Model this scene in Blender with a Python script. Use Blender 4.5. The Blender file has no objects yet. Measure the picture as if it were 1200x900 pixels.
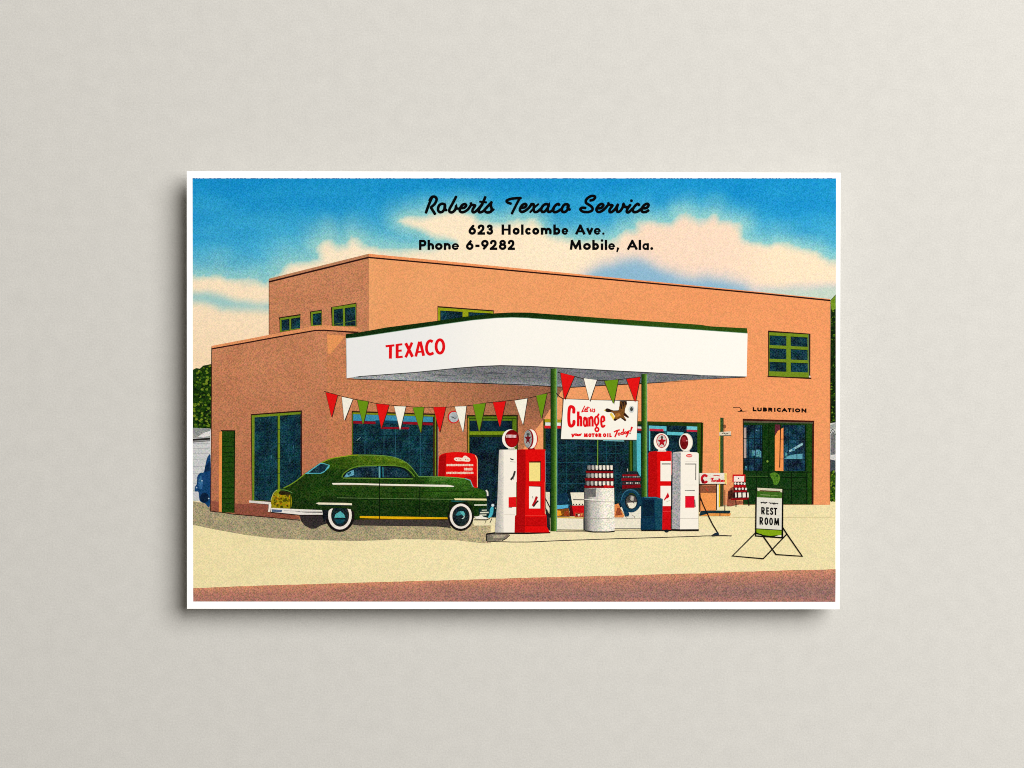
import bpy, bmesh, math, random
from mathutils import noise, Vector
random.seed(7)
scene = bpy.context.scene
COL = scene.collection

# ------------------------------------------------------------------ scale
S = 0.140 / 766.0            # metres per photo pixel (a 140 mm wide postcard)
Z_CARD = 0.0060              # height of the card's face above the table
DZ = 4.0e-6                  # thickness of one film of printing ink
E = 1.36                     # light falling on the card (used to turn printed tones into albedo)

def W(x, y): return ((x - 600.0) * S, (450.0 - y) * S)
def lin(c):
    c = max(0.0, min(255.0, c)) / 255.0
    return c / 12.92 if c <= 0.04045 else ((c + 0.055) / 1.055) ** 2.4
def ink(c): return [min(0.9, lin(v) / E) for v in c]
def mixc(a, b, t):
    t = max(0.0, min(1.0, t)); return tuple(a[i] + (b[i] - a[i]) * t for i in range(3))
def smooth01(t):
    t = max(0.0, min(1.0, t)); return t * t * (3 - 2 * t)
def K(ox, oy, sc):
    def f(*p): return [(ox + x / sc, oy + y / sc) for x, y in p]
    return f

# ------------------------------------------------------------------ materials
def new_mat(name):
    m = bpy.data.materials.new(name); m.use_nodes = True
    nt = m.node_tree; nt.nodes.clear()
    out = nt.nodes.new('ShaderNodeOutputMaterial')
    b = nt.nodes.new('ShaderNodeBsdfPrincipled'); nt.links.new(b.outputs[0], out.inputs[0])
    return m, nt, b
def node(nt, t, **kw):
    n = nt.nodes.new(t)
    for k, v in kw.items(): setattr(n, k, v)
    return n
def math_n(nt, op, a, b=None, c=None):
    n = node(nt, 'ShaderNodeMath', operation=op)
    for i, v in enumerate((a, b, c)):
        if v is None: continue
        if isinstance(v, (int, float)): n.inputs[i].default_value = v
        else: nt.links.new(v, n.inputs[i])
    return n.outputs[0]
def vmath(nt, op, a, b=None):
    n = node(nt, 'ShaderNodeVectorMath', operation=op)
    for i, v in enumerate((a, b)):
        if v is None: continue
        if isinstance(v, (tuple, list)): n.inputs[i].default_value = v
        else: nt.links.new(v, n.inputs[i])
    return n.outputs[0]

GRAIN_PX = 1.5
def ink_material():
    m, nt, b = new_mat('printing_ink')
    L = nt.links
    at = node(nt, 'ShaderNodeAttribute', attribute_name='ink')
    tc = node(nt, 'ShaderNodeTexCoord')
    n1 = node(nt, 'ShaderNodeTexNoise'); n1.inputs['Scale'].default_value = 1 / (GRAIN_PX * S); n1.inputs['Detail'].default_value = 1.0
    n1.inputs['Roughness'].default_value = 0.6
    L.new(tc.outputs['Object'], n1.inputs['Vector'])
    n2 = node(nt, 'ShaderNodeTexNoise'); n2.inputs['Scale'].default_value = 1 / (9 * S); n2.inputs['Detail'].default_value = 2.0
    L.new(tc.outputs['Object'], n2.inputs['Vector'])
    vo = node(nt, 'ShaderNodeTexVoronoi', voronoi_dimensions='2D'); vo.inputs['Scale'].default_value = 1 / (GRAIN_PX * S); vo.inputs['Randomness'].default_value = 0.55
    rot = node(nt, 'ShaderNodeVectorRotate', rotation_type='Z_AXIS'); rot.inputs['Angle'].default_value = math.radians(27)   # screen angle of the dots
    L.new(tc.outputs['Object'], rot.inputs['Vector']); L.new(rot.outputs[0], vo.inputs['Vector'])
    sp = node(nt, 'ShaderNodeSeparateColor'); L.new(vo.outputs['Color'], sp.inputs[0])
    # grain: colour noise pulled halfway to grey, centred, scaled by the attribute's alpha
    g = vmath(nt, 'SUBTRACT', vo.outputs['Color'], (0.5, 0.5, 0.5))
    gs = math_n(nt, 'ADD', math_n(nt, 'MULTIPLY', math_n(nt, 'SUBTRACT', vo.outputs['Distance'], 0.40), 1.35), math_n(nt, 'MULTIPLY', math_n(nt, 'SUBTRACT', sp.outputs[0], 0.5), 0.55))
    cmb = node(nt, 'ShaderNodeCombineXYZ')
    for i in range(3): L.new(gs, cmb.inputs[i])
    mix = vmath(nt, 'ADD', vmath(nt, 'MULTIPLY', g, (0.5, 0.5, 0.5)), vmath(nt, 'MULTIPLY', cmb.outputs[0], (1.35, 1.35, 1.35)))
    amp = node(nt, 'ShaderNodeCombineXYZ')
    for i in range(3): L.new(at.outputs['Alpha'], amp.inputs[i])
    mix = vmath(nt, 'MULTIPLY', mix, amp.outputs[0])
    # slow mottling
    mo = math_n(nt, 'MULTIPLY', math_n(nt, 'SUBTRACT', n2.outputs['Fac'], 0.5), math_n(nt, 'MULTIPLY', at.outputs['Alpha'], 0.2))
    cm2 = node(nt, 'ShaderNodeCombineXYZ')
    for i in range(3): L.new(mo, cm2.inputs[i])
    fac = vmath(nt, 'ADD', vmath(nt, 'ADD', mix, cm2.outputs[0]), (1, 1, 1))
    col = vmath(nt, 'MULTIPLY', at.outputs['Color'], fac)
    spark = vmath(nt, 'MULTIPLY', mix, (0.016, 0.02, 0.019))       # pale specks of paper between dots of dark ink
    col = vmath(nt, 'MAXIMUM', vmath(nt, 'ADD', col, spark), (0.002, 0.002, 0.002))
    L.new(col, b.inputs['Base Color'])
    b.inputs['Roughness'].default_value = 0.85
    b.inputs['Specular IOR Level'].default_value = 0.0
    return m
INK = ink_material()

def paper_mat(name, col, rough, scale_px, bump, mott):
    m, nt, b = new_mat(name); L = nt.links
    tc = node(nt, 'ShaderNodeTexCoord')
    n1 = node(nt, 'ShaderNodeTexNoise'); n1.inputs['Scale'].default_value = 1 / (scale_px * S); n1.inputs['Detail'].default_value = 3.0
    n1.inputs['Roughness'].default_value = 0.65
    L.new(tc.outputs['Object'], n1.inputs['Vector'])
    n2 = node(nt, 'ShaderNodeTexNoise'); n2.inputs['Scale'].default_value = 1 / (scale_px * 9 * S); n2.inputs['Detail'].default_value = 4.0
    L.new(tc.outputs['Object'], n2.inputs['Vector'])
    v = math_n(nt, 'ADD', math_n(nt, 'MULTIPLY', n1.outputs['Fac'], 0.75), math_n(nt, 'MULTIPLY', n2.outputs['Fac'], 0.25))
    f = math_n(nt, 'ADD', 1.0 - mott * 0.5, math_n(nt, 'MULTIPLY', v, mott))
    cmb = node(nt, 'ShaderNodeCombineXYZ')
    for i in range(3): L.new(f, cmb.inputs[i])
    L.new(vmath(nt, 'MULTIPLY', cmb.outputs[0], tuple(col)), b.inputs['Base Color'])
    b.inputs['Roughness'].default_value = rough
    b.inputs['Specular IOR Level'].default_value = 0.1
    bp = node(nt, 'ShaderNodeBump'); bp.inputs['Strength'].default_value = bump; bp.inputs['Distance'].default_value = 0.0002
    L.new(n1.outputs['Fac'], bp.inputs['Height']); L.new(bp.outputs[0], b.inputs['Normal'])
    return m
TABLE = paper_mat('warm_grey_paper', (0.513, 0.503, 0.474), 0.95, 2.0, 0.16, 0.46)
BOARD = paper_mat('white_card', (0.875, 0.872, 0.86), 0.8, 3.0, 0.04, 0.03)
FOAM = paper_mat('white_foam', (0.7, 0.7, 0.68), 0.9, 6.0, 0.1, 0.05)

# ------------------------------------------------------------------ objects
def empty(name, label, cat):
    o = bpy.data.objects.new(name, None); COL.objects.link(o); o.empty_display_size = 0.01
    o['label'] = label; o['category'] = cat
    return o
ROOT = empty('postcard', 'white-bordered vintage colour postcard of a filling station, lying raised on pale grey paper', 'postcard')

PARTS = []
BOXES = []      # (x0,y0,x1,y1,level) of every film of ink so far
class Part:
    def __init__(self, name, parent=None, label=None):
        self.name, self.parent, self.label = name, parent, label
        self.v, self.f, self.c = [], [], []
        PARTS.append(self)
    def sub(self, name, label=None): return Part(name, self, label)
    def level(self, pts):
        x0 = min(p[0] for p in pts); x1 = max(p[0] for p in pts); y0 = min(p[1] for p in pts); y1 = max(p[1] for p in pts)
        lv = 0
        for b in BOXES:
            if b[4] >= lv and b[0] < x1 and b[2] > x0 and b[1] < y1 and b[3] > y0: lv = b[4]
        BOXES.append((x0, y0, x1, y1, lv + 1))
        return lv + 1
    def add(self, pts, faces, cols, g, zs=None):
        lv = self.level(pts); base = len(self.v)
        for i, p in enumerate(pts):
            X, Y = W(*p); self.v.append((X, Y, Z_CARD + lv * DZ + (zs[i] * DZ if zs else 0)))
        for fc in faces:
            A = sum(pts[fc[i]][0] * pts[fc[(i + 1) % len(fc)]][1] - pts[fc[(i + 1) % len(fc)]][0] * pts[fc[i]][1] for i in range(len(fc)))
            if A > 0: fc = fc[::-1]           # photo y points down: keep normals facing up
            self.f.append([base + i for i in fc])
            self.c.append([tuple(ink(cols[i][:3])) + (cols[i][3] if len(cols[i]) > 3 else g,) for i in fc])
        return self
    def poly(self, pts, col, g=0.2):
        pts = list(pts)
        return self.add(pts, [list(range(len(pts)))], [col] * len(pts), g)
    def shade(self, pts, fn, g=0.2, step=6.0, stepy=None):
        """a polygon cut into a grid, toned by fn(x, y)"""
        bm = bmesh.new(); bm.faces.new([bm.verts.new((p[0], p[1], 0)) for p in pts])
        for ax, st in ((0, step), (1, stepy or step)):
            lo = min(p[ax] for p in pts); hi = max(p[ax] for p in pts); k = lo + st
            while k < hi - 0.3:
                co = [0, 0, 0]; no = [0, 0, 0]; co[ax] = k; no[ax] = 1
                bmesh.ops.bisect_plane(bm, geom=bm.verts[:] + bm.edges[:] + bm.faces[:], dist=1e-5, plane_co=co, plane_no=no)
                k += st
        bm.verts.index_update(); P = [(v.co.x, v.co.y) for v in bm.verts]
        F = [[v.index for v in f.verts] for f in bm.faces]; bm.free()
        return self.add(P, F, [fn(*p) for p in P], g)
    def grid(self, x0, y0, x1, y1, nx, ny, fn, g, edge=0.0):
        P, F = [], []
        for j in range(ny + 1):
            for i in range(nx + 1):
                x = x0(y0 + (y1 - y0) * j / ny) if callable(x0) else x0
                xx = x1(y0 + (y1 - y0) * j / ny) if callable(x1) else x1
                P.append((x + (xx - x) * i / nx, y0 + (y1 - y0) * j / ny))
        for j in range(ny):
            for i in range(nx): a = j * (nx + 1) + i; F.append([a, a + 1, a + nx + 2, a + nx + 1])
        return self.add(P, F, [fn(*p) for p in P], g)
    def rect(self, x0, y0, x1, y1, col, g=0.2): return self.poly([(x0, y0), (x1, y0), (x1, y1), (x0, y1)], col, g)
    def ell(self, cx, cy, rx, ry, col, g=0.15, a0=0, a1=360, n=28, rot=0):
        c, s = math.cos(rot), math.sin(rot); P = []
        m = n if a1 - a0 >= 360 else n + 1
        for i in range(m):
            a = math.radians(a0 + (a1 - a0) * i / n); x, y = rx * math.cos(a), ry * math.sin(a)
            P.append((cx + x * c - y * s, cy + x * s + y * c))
        return self.poly(P, col, g)
    def ring(self, cx, cy, rx, ry, w, col, g=0.15, a0=0, a1=360, n=28):
        P = [(cx + rx * math.cos(math.radians(a0 + (a1 - a0) * i / n)), cy + ry * math.sin(math.radians(a0 + (a1 - a0) * i / n))) for i in range(n + (a1 - a0 < 360))]
        return self.line(P, w, col, g, closed=a1 - a0 >= 360)
    def line(self, pts, w, col, g=0.15, smooth=False, closed=False, cap=False, w1=None):
        pts = list(pts)
        if smooth: pts = catmull(pts, closed)
        if len(pts) < 2: return self
        # drop doubles
        q = [pts[0]]
        for p in pts[1:]:
            if math.hypot(p[0] - q[-1][0], p[1] - q[-1][1]) > 0.05: q.append(p)
        pts = q; n = len(pts)
        if n < 2: return self
        if cap and not closed:
            for e, nb in ((0, 1), (-1, -2)):
                dx, dy = pts[e][0] - pts[nb][0], pts[e][1] - pts[nb][1]; l = math.hypot(dx, dy) or 1
                np_ = (pts[e][0] + dx / l * w * 0.32, pts[e][1] + dy / l * w * 0.32)
                if e == 0: pts = [np_] + pts
                else: pts = pts + [np_]
            n = len(pts)
        Lf, Rt = [], []
        for i in range(n):
            if closed: a, b = pts[i - 1], pts[(i + 1) % n]
            else: a, b = pts[max(0, i - 1)], pts[min(n - 1, i + 1)]
            d1 = Vector((pts[i][0] - a[0], pts[i][1] - a[1])); d2 = Vector((b[0] - pts[i][0], b[1] - pts[i][1]))
            if d1.length < 1e-6: d1 = d2
            if d2.length < 1e-6: d2 = d1
            d1 = d1.normalized(); d2 = d2.normalized(); t = d1 + d2
            if t.length < 1e-3: t = d1
            t = t.normalized(); nrm = Vector((-t.y, t.x)); k = 1 / max(0.55, abs(nrm.dot(Vector((-d1.y, d1.x)))))
            ww = w if w1 is None else w + (w1 - w) * i / (n - 1)
            if cap and not closed and i in (0, n - 1): ww *= 0.62
            h = ww * 0.5 * k
            Lf.append((pts[i][0] + nrm.x * h, pts[i][1] + nrm.y * h)); Rt.append((pts[i][0] - nrm.x * h, pts[i][1] - nrm.y * h))
        P = Lf + Rt; F = []
        for i in range(n if closed else n - 1):
            j = (i + 1) % n; F.append([i, j, n + j, n + i])
        zs = [0.8 * i / n for i in range(n)] * 2
        return self.add(P, F, [col] * len(P), g, zs)
    def build(self):
        if not self.f:
            o = self.o = bpy.data.objects.new(self.name, None); COL.objects.link(o); o.empty_display_size = 0.005
            o.parent = self.parent.o if self.parent else ROOT
            if self.label: o['label'] = self.label
            return o
        me = bpy.data.meshes.new(self.name)
        me.from_pydata(self.v, [], self.f); me.update()
        ca = me.color_attributes.new('ink', 'FLOAT_COLOR', 'CORNER')
        flat = [c for fc in self.c for vc in fc for c in vc]
        ca.data.foreach_set('color', flat)
        me.materials.append(INK)
        o = bpy.data.objects.new(self.name, me); COL.objects.link(o)
        self.o = o
        o.parent = self.parent.o if self.parent else ROOT
        if self.label: o['label'] = self.label
        return o

def catmull(p, closed=False, m=6):
    n = len(p); out = []
    if n < 3: return p
    for i in range(n if closed else n - 1):
        a = p[(i - 1) % n] if (closed or i > 0) else p[i]; b = p[i]; c = p[(i + 1) % n]
        d = p[(i + 2) % n] if (closed or i + 2 < n) else c
        for k in range(m):
            t = k / m
            out.append(tuple(0.5 * (2 * b[q] + (c[q] - a[q]) * t + (2 * a[q] - 5 * b[q] + 4 * c[q] - d[q]) * t * t + (3 * b[q] - a[q] - 3 * c[q] + d[q]) * t ** 3) for q in (0, 1)))
    if not closed: out.append(p[-1])
    return out

# ------------------------------------------------------------------ lettering drawn with strokes
def arc(cx, cy, rx, ry, a0, a1, n=16):
    return [(cx + rx * math.cos(math.radians(a0 + (a1 - a0) * i / n)), cy + ry * math.sin(math.radians(a0 + (a1 - a0) * i / n))) for i in range(n + 1)]
def glyph(ch, X):
    h = X / 2
    arch = lambda u0, u1: [(u0, X * .5), (u0 + (u1 - u0) * .12, X * .82), (u0 + (u1 - u0) * .5, X), (u0 + (u1 - u0) * .88, X * .84), (u1, X * .55), (u1, 0)]
    G = {
     'H': [[(0, 0), (0, 1)], [(1, 0), (1, 1)], [(0, .5), (1, .5)]],
     'o': [arc(.5, h, .5, h, 0, 360, 22)], 'O': [arc(.5, .5, .5, .5, 0, 360, 24)],
     'l': [[(.5, 0), (.5, 1)]], 'I': [[(.5, 0), (.5, 1)]],
     'c': [arc(.55, h, .55, h, 48, 312)], 'C': [arc(.58, .5, .58, .5, 48, 312, 20)],
     'm': [[(0, 0), (0, X)], arch(0, .5), arch(.5, 1)],
     'b': [[(0, 0), (0, 1)], arc(.5, h, .5, h, 0, 360, 22)],
     'e': [[(0.02, h), (1, h)], arc(.5, h, .5, h, 0, 318, 20)],
     'A': [[(0, 0), (.5, 1)], [(1, 0), (.5, 1)], [(.2, .28), (.8, .28)]],
     'v': [[(0, X), (.5, 0)], [(1, X), (.5, 0)]],
     'P': [[(0, 0), (0, 1)], [(0, 1), (.5, 1), (.85, .95), (1, .73), (.85, .5), (.5, .45), (0, .45)]],
     'h': [[(0, 0), (0, 1)], arch(0, 1)], 'n': [[(0, 0), (0, X)], arch(0, 1)],
     '6': [[(.72, 1), (.35, .72), (.06, .46)], arc(.5, .31, .5, .31, 0, 360, 22)],
     '9': [[(.28, 0), (.65, .28), (.94, .54)], arc(.5, .69, .5, .31, 0, 360, 22)],
     '2': [[(.02, .70), (.12, .92), (.5, 1), (.88, .92), (.97, .70), (.80, .45), (.05, 0.02)], [(0, 0), (1.1, 0)]],
     '3': [[(.05, .82), (.2, .96), (.5, 1), (.82, .92), (.88, .75), (.75, .58), (.38, .54)], [(.38, .54), (.8, .5), (.98, .27), (.82, .05), (.45, 0), (.12, .06), (0, .18)]],
     '8': [arc(.5, .77, .4, .23, 0, 360, 20), arc(.5, .27, .5, .27, 0, 360, 20)],
     'M': [[(0, 0), (.1, 1)], [(.1, 1), (.5, .12)], [(.5, .12), (.9, 1)], [(.9, 1), (1, 0)]],
     'a': [arc(.5, h, .5, h, 0, 360, 22), [(1, 0), (1, X)]],
     '-': [[(0, .38), (1, .38)]],
     'R': [[(0, 0), (0, 1)], [(0, 1), (.5, 1), (.85, .95), (.98, .74), (.85, .53), (.5, .48), (0, .48)], [(.45, .48), (1, 0)]],
     'E': [[(0, 0), (0, 1)], [(0, 1), (1, 1)], [(0, .52), (.85, .52)], [(0, 0), (1, 0)]],
     'S': [[(.95, .82), (.75, .98), (.45, 1), (.12, .92), (.03, .74), (.2, .58), (.75, .44), (.97, .26), (.85, .06), (.5, 0), (.2, .03), (0, .18)]],
     'T': [[(0, 1), (1, 1)], [(.5, 0), (.5, 1)]],
     'L': [[(0, 1), (0, 0)], [(0, 0), (1, 0)]],
     'U': [[(0, 1), (0, .35), (.12, .06), (.5, 0), (.88, .06), (1, .35), (1, 1)]],
     'B': [[(0, 0), (0, 1)], [(0, 1), (.55, 1), (.88, .92), (.9, .66), (.55, .55), (0, .55)], [(.5, .55), (.95, .46), (1, .16), (.6, 0), (0, 0)]],
     'N': [[(0, 0), (0, 1)], [(0, 1), (1, 0)], [(1, 0), (1, 1)]],
     'X': [[(0, 0), (1, 1)], [(0, 1), (1, 0)]],
    }
    return G[ch]
CURVY = set('P93623SRUBnhm')
def text(part, items, base, cap, w, col, xh=0.66, slope=0.0, xs=0.0, g=0.05):
    """items: (char, x0, x1) in photo pixels; base/cap: y of baseline and cap line at x = xs"""
    H = base - cap
    X = (xh * H - w) / (H - w)
    for ch, x0, x1 in items:
        dy = slope * ((x0 + x1) / 2 - xs)
        b = base + dy
        if ch == '.':
            part.ell((x0 + x1) / 2, b - (x1 - x0) / 2, (x1 - x0) / 2, (x1 - x0) / 2, col, g, n=14); continue
        if ch == ',':
            part.line([(x0 + (x1 - x0) * .72, b - w), (x0 + (x1 - x0) * .3, b + w * .85)], w, col, g, w1=w * .6); continue
        if ch == 'i':
            m = (x0 + x1) / 2; part.line([(m, b), (m, b - xh * H + .5)], w, col, g); part.ell(m, b - H + w * .3, w * .56, w * .56, col, g, n=12); continue
        w0 = w; w = w * (.84 if ch in 'ea' else 1)
        for st in glyph(ch, X):
            f = lambda p: (x0 + w / 2 + p[0] * max(0.01, x1 - x0 - w), b - w / 2 - p[1] * (H - w) + slope * (p[0] - .5) * (x1 - x0))
            P = [f(p) for p in st]
            if ch == 'l' or ch == 'I': P = [((x0 + x1) / 2, p[1]) for p in P]
            closed = len(P) > 12 and math.hypot(P[0][0] - P[-1][0], P[0][1] - P[-1][1]) < 0.02
            if closed: P = P[:-1]; part.line(P, w, col, g, closed=True)
            elif len(P) == 2:
                d = Vector((P[1][0] - P[0][0], P[1][1] - P[0][1])); d.normalize(); e = w / 2 if abs(d.x) < .05 or abs(d.y) < .05 else w * .42
                part.line([(P[0][0] - d.x * e, P[0][1] - d.y * e), (P[1][0] + d.x * e, P[1][1] + d.y * e)], w * (.55 if ch == 'e' else .8 if abs(d.y) < .05 and ch in 'HAE' else 1), col, g)
            else:
                part.line(P, w, col, g, smooth=len(P) < 12, cap=True)
        w = w0

# ------------------------------------------------------------------ the print: sky
K1, K2, K3, K4 = K(220, 200, 6), K(420, 200, 6), K(620, 200, 6), K(800, 200, 6)
K5, K6, K7, K8 = K(220, 340, 6), K(420, 340, 6), K(620, 340, 6), K(800, 340, 6)
L1, L2, L3, L4 = K(220, 480, 6), K(420, 480, 6), K(620, 480, 6), K(800, 480, 6)
N1, N2, N3, N4 = K(220, 580, 6), K(420, 580, 6), K(620, 580, 6), K(800, 580, 6)

clouds = [
  [(200, 324), (226, 322), (240, 322.5), (258, 321), (266, 326), (290, 328), (300, 327), (312, 333), (322, 322), (340, 308), (360, 306), (374, 304),
   (371, 292), (376, 283), (385, 279), (390, 282), (396, 287), (405, 285), (412, 278), (420, 281), (430, 286), (450, 291), (470, 294), (490, 291), (510, 288), (531, 285),
   (516, 281), (502, 276), (487, 272), (475, 265), (468, 259), (480, 254), (500, 251), (520, 250), (540, 246), (555, 249), (563, 257), (578, 264), (592, 262),
   (606, 258), (616, 260), (626, 258), (634, 265), (642, 273), (655, 278), (680, 282), (705, 282), (722, 280), (732, 268), (742, 268), (748, 262), (760, 259),
   (785, 261), (793, 253), (803, 250), (810, 254), (820, 258), (829, 256), (838, 252), (844, 258), (858, 260), (867, 262), (871, 270), (873, 278),
   (882, 284), (900, 287), (910, 284), (925, 287), (942, 292), (957, 294), (966, 301), (972, 306), (1000, 308),
   (1000, 460), (200, 460)],
]
holes = [   # (polygon, tone, softness): darker blue streaks inside the cloud bank
  ([(215, 344), (240, 345), (270, 351), (300, 357), (325, 357), (325, 362), (290, 362), (262, 360), (240, 354), (215, 352)], (150, 202, 204), 9.0, 0.9),
  ([(676, 326), (706, 309), (726, 303), (746, 301), (762, 305), (776, 312), (792, 319), (812, 324), (830, 322), (850, 325), (872, 332), (890, 342), (860, 362), (780, 352), (690, 334)], (128, 180, 212), 15.0, .9),
  ([(890, 338), (920, 336), (1000, 332), (1000, 380), (880, 370)], (190, 212, 200), 9.0, 0.9),
]
def sdist(poly, x, y):
    best = 1e9; ins = False; n = len(poly)
    for i in range(n):
        x0, y0 = poly[i]; x1, y1 = poly[(i + 1) % n]
        dx, dy = x1 - x0, y1 - y0; t = ((x - x0) * dx + (y - y0) * dy) / (dx * dx + dy * dy + 1e-9); t = max(0, min(1, t))
        d = (x - x0 - t * dx) ** 2 + (y - y0 - t * dy) ** 2
        if d < best: best = d
        if (y0 > y) != (y1 > y) and x < (x1 - x0) * (y - y0) / (y1 - y0) + x0: ins = not ins
    d = math.sqrt(best); return d if ins else -d
def sky(x, y):
    nz = noise.noise((x / 22, y / 16, 1.3)) * 4 + noise.noise((x / 8, y / 7, 4.1)) * 1.2
    d = sdist(clouds[0], x, y) + nz
    blue = mixc((28, 150, 208), (84, 184, 218), ((y - 209) / 95) ** 1.1)
    blue = mixc(blue, (16, 136, 204), .25 + noise.noise((x / 60, y / 25, 9)) * .6)
    teal = (146, 206, 206)
    cream = mixc((253, 233, 202), (251, 223, 186), (y - 300) / 120)
    if x > 690: cream = mixc(cream, (249, 219, 194), (x - 690) / 60)
    if x > 850: cream = mixc(cream, (252, 228, 196), (x - 850) / 60)
    wide = 36 + 8 * smooth01((480 - x) / 80)
    if d < 0: c = mixc(teal, blue, smooth01((-d + 2) / wide) ** .75)
    else: c = mixc(teal, cream, smooth01((d + 6) / 16.0))
    for poly, tone, soft, amt in holes:
        e = sdist(poly, x, y) + nz * .6
        c = mixc(c, mixc((206, 204, 206), tone, smooth01((e + soft * .4) / (1.4 * soft))) if x > 600 else tone, amt * smooth01((e + soft) / (1.6 * soft)))
    return c + (.15 + .15 * smooth01((-d + 3) / 10),)
PXL = lambda y: 225.6 + 0.9 * (y - 209) / 496
PXR = lambda y: 979.8 - 0.8 * (y - 209) / 496
sk = Part('printed_sky')
sk.grid(PXL, 209.0, PXR, 442.0, 300, 92, sky, 0.26)
# the top edge of the ink is a dotted dark row
for i in range(190):
    x = 226 + i * 3.97 + random.uniform(-.8, .8)
    if random.random() < .8: sk.rect(x, 208.75, x + random.uniform(1.2, 3.4), 209.6, (12, 110, 172), .1)

# ------------------------------------------------------------------ forecourt and road
def cream_ground(x, y):
    c = mixc((245, 230, 176), (244, 231, 184), (x - 226) / 500)
    c = mixc(c, (236, 222, 172), (x - 700) / 250)
    k = noise.noise((x / 30, y / 12, 2)) * .5
    return mixc(c, (232, 214, 160), k)
fc = Part('printed_forecourt')
fc.grid(lambda y: PXL(y), 585.0, lambda y: PXR(y), 692.0, 60, 14, cream_ground, 0.17)
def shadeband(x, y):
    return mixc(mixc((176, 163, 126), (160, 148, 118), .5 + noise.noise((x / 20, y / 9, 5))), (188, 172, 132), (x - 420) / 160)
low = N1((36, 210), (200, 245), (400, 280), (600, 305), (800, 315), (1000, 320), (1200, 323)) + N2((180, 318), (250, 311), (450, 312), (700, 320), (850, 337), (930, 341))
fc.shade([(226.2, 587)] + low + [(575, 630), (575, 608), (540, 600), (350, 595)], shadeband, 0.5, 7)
fc.poly([(552, 608.5), (556, 604), (580.5, 600), (580.5, 615.6), (556, 616)], (238, 226, 184), .15)
fc.line([(854, 606.5), (979, 606)], .7, (205, 190, 140), .2)
fc.poly([(226.3, 582), (250, 583), (250, 589), (236, 589), (226.3, 587.5)], (240, 225, 190), .15)
rd = Part('printed_road')
def road(x, y):
    e = edge(x)
    c = mixc((210, 142, 108), (182, 124, 104), (y - e) / 8)
    c = mixc(c, (150, 112, 104), ((y - e - 8) / 16) * (0.25 + .75 * smooth01((x - 300) / 350)))
    c = mixc(c, (176, 120, 106), smooth01((y - 695) / 10) * .8)
    return mixc(c, (122, 94, 98), .35 * max(0, noise.noise((x / 45, y / 8, 3)) + .1) * (x > 500))
EDG = [(226, 689.2), (320, 685.8), (420, 682.8), (520, 680), (620, 677), (720, 674.6), (820, 671.8), (900, 669), (980, 667)]
def edge(x):
    for (a, ya), (b, yb) in zip(EDG, EDG[1:]):
        if x <= b: return ya + (yb - ya) * (x - a) / (b - a)
    return EDG[-1][1]
top = [(226.4, 689.2)] + [(x, edge(x) + random.uniform(-.25, .25)) for x in range(232, 979, 7)] + [(979.3, 667)]
rd.shade(top + [(979.0, 705.3), (226.5, 704.9)], road, 0.46, 8, 4)

# ------------------------------------------------------------------ trees, far house, far car
def foliage(part, x0, y0, x1, y1, n, cols, base, topfn=None, r=(1.2, 2.6)):
    part.poly(base, cols[0], .4)
    for _ in range(n):
        x = random.uniform(x0 + .8, x1 - .8); y = random.uniform(y0, y1)
        if topfn and y < topfn(x): continue
        rr = random.uniform(*r); rr = min(rr, x - x0 + .4, x1 - x + .4)
        c = random.choice(cols[1:]); P = []
        k = random.randint(5, 7); a0 = random.uniform(0, 6)
        for i in range(k):
            a = a0 + i * 6.283 / k; q = rr * random.uniform(.6, 1.1); P.append((min(x1, max(x0, x + q * math.cos(a))), y + q * .8 * math.sin(a)))
        part.poly(P, c, .35)
tr = Part('printed_tree', label='dark green tree behind the left side of the station')
crown = K5((36, 560), (60, 548), (85, 552), (110, 530), (140, 525), (160, 520), (168, 522), (168, 980), (36, 980))
foliage(tr, 226.2, 428, 248, 503, 190, [(28, 56, 12), (20, 42, 10), (62, 96, 18), (96, 126, 28), (44, 74, 14), (14, 30, 10), (120, 140, 40)], crown, lambda x: 433 - (x - 226) * .25)
tr2 = Part('printed_tree', label='narrow dark green tree at the right edge of the station')
foliage(tr2, 972.8, 346, 979.6, 505, 120, [(18, 38, 10), (12, 28, 8), (50, 84, 18), (30, 56, 12), (96, 130, 30)], K8((1040, 70), (1076, 30), (1077, 1000), (1037, 1000)), lambda x: 352, r=(.8, 1.8))
tr2.poly(K8((1040, 75), (1074, 35), (1077, 130), (1050, 145), (1042, 110)), (112, 146, 36), .35)
hs = Part('printed_house', label='pale grey house seen past the left side of the station')
hs.poly(L1((36, 128), (160, 132), (160, 650), (36, 640)), (206, 208, 208), .25)
hs.poly(L1((36, 128), (160, 132), (158, 196), (36, 200)), (150, 152, 150), .4)
hs.poly(L1((70, 190), (120, 160), (158, 150), (158, 185), (110, 195)), (222, 222, 218), .3)
hs.poly(L1((36, 205), (158, 198), (158, 212), (36, 220)), (40, 38, 36), .1)
hs.poly(L1((36, 222), (158, 214), (158, 222), (36, 232)), (120, 120, 118), .2)
for y in (240, 275, 310, 350, 400, 450, 520, 570): hs.line(L1((38, y), (155, y - 3)), .6, (170, 172, 174), .2)
hs2 = Part('printed_house', label='white house with round arch seen past the right side of the station')
hs2.poly(L4((1037, 95), (1077, 90), (1077, 440), (1034, 440)), (205, 205, 200), .25)
hs2.poly(L4((1038, 110), (1077, 95), (1077, 140), (1038, 135)), (160, 165, 160), .35)
hs2.line(L4((1038, 165), (1052, 140), (1066, 150), (1075, 180)), .8, (60, 62, 60), .1, smooth=True)
hs2.poly(L4((1040, 175), (1056, 150), (1074, 180), (1074, 315), (1040, 318)), (110, 112, 112), .45)
hs2.poly(L4((1036, 350), (1074, 358), (1074, 440), (1036, 440)), (70, 76, 84), .45)
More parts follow.
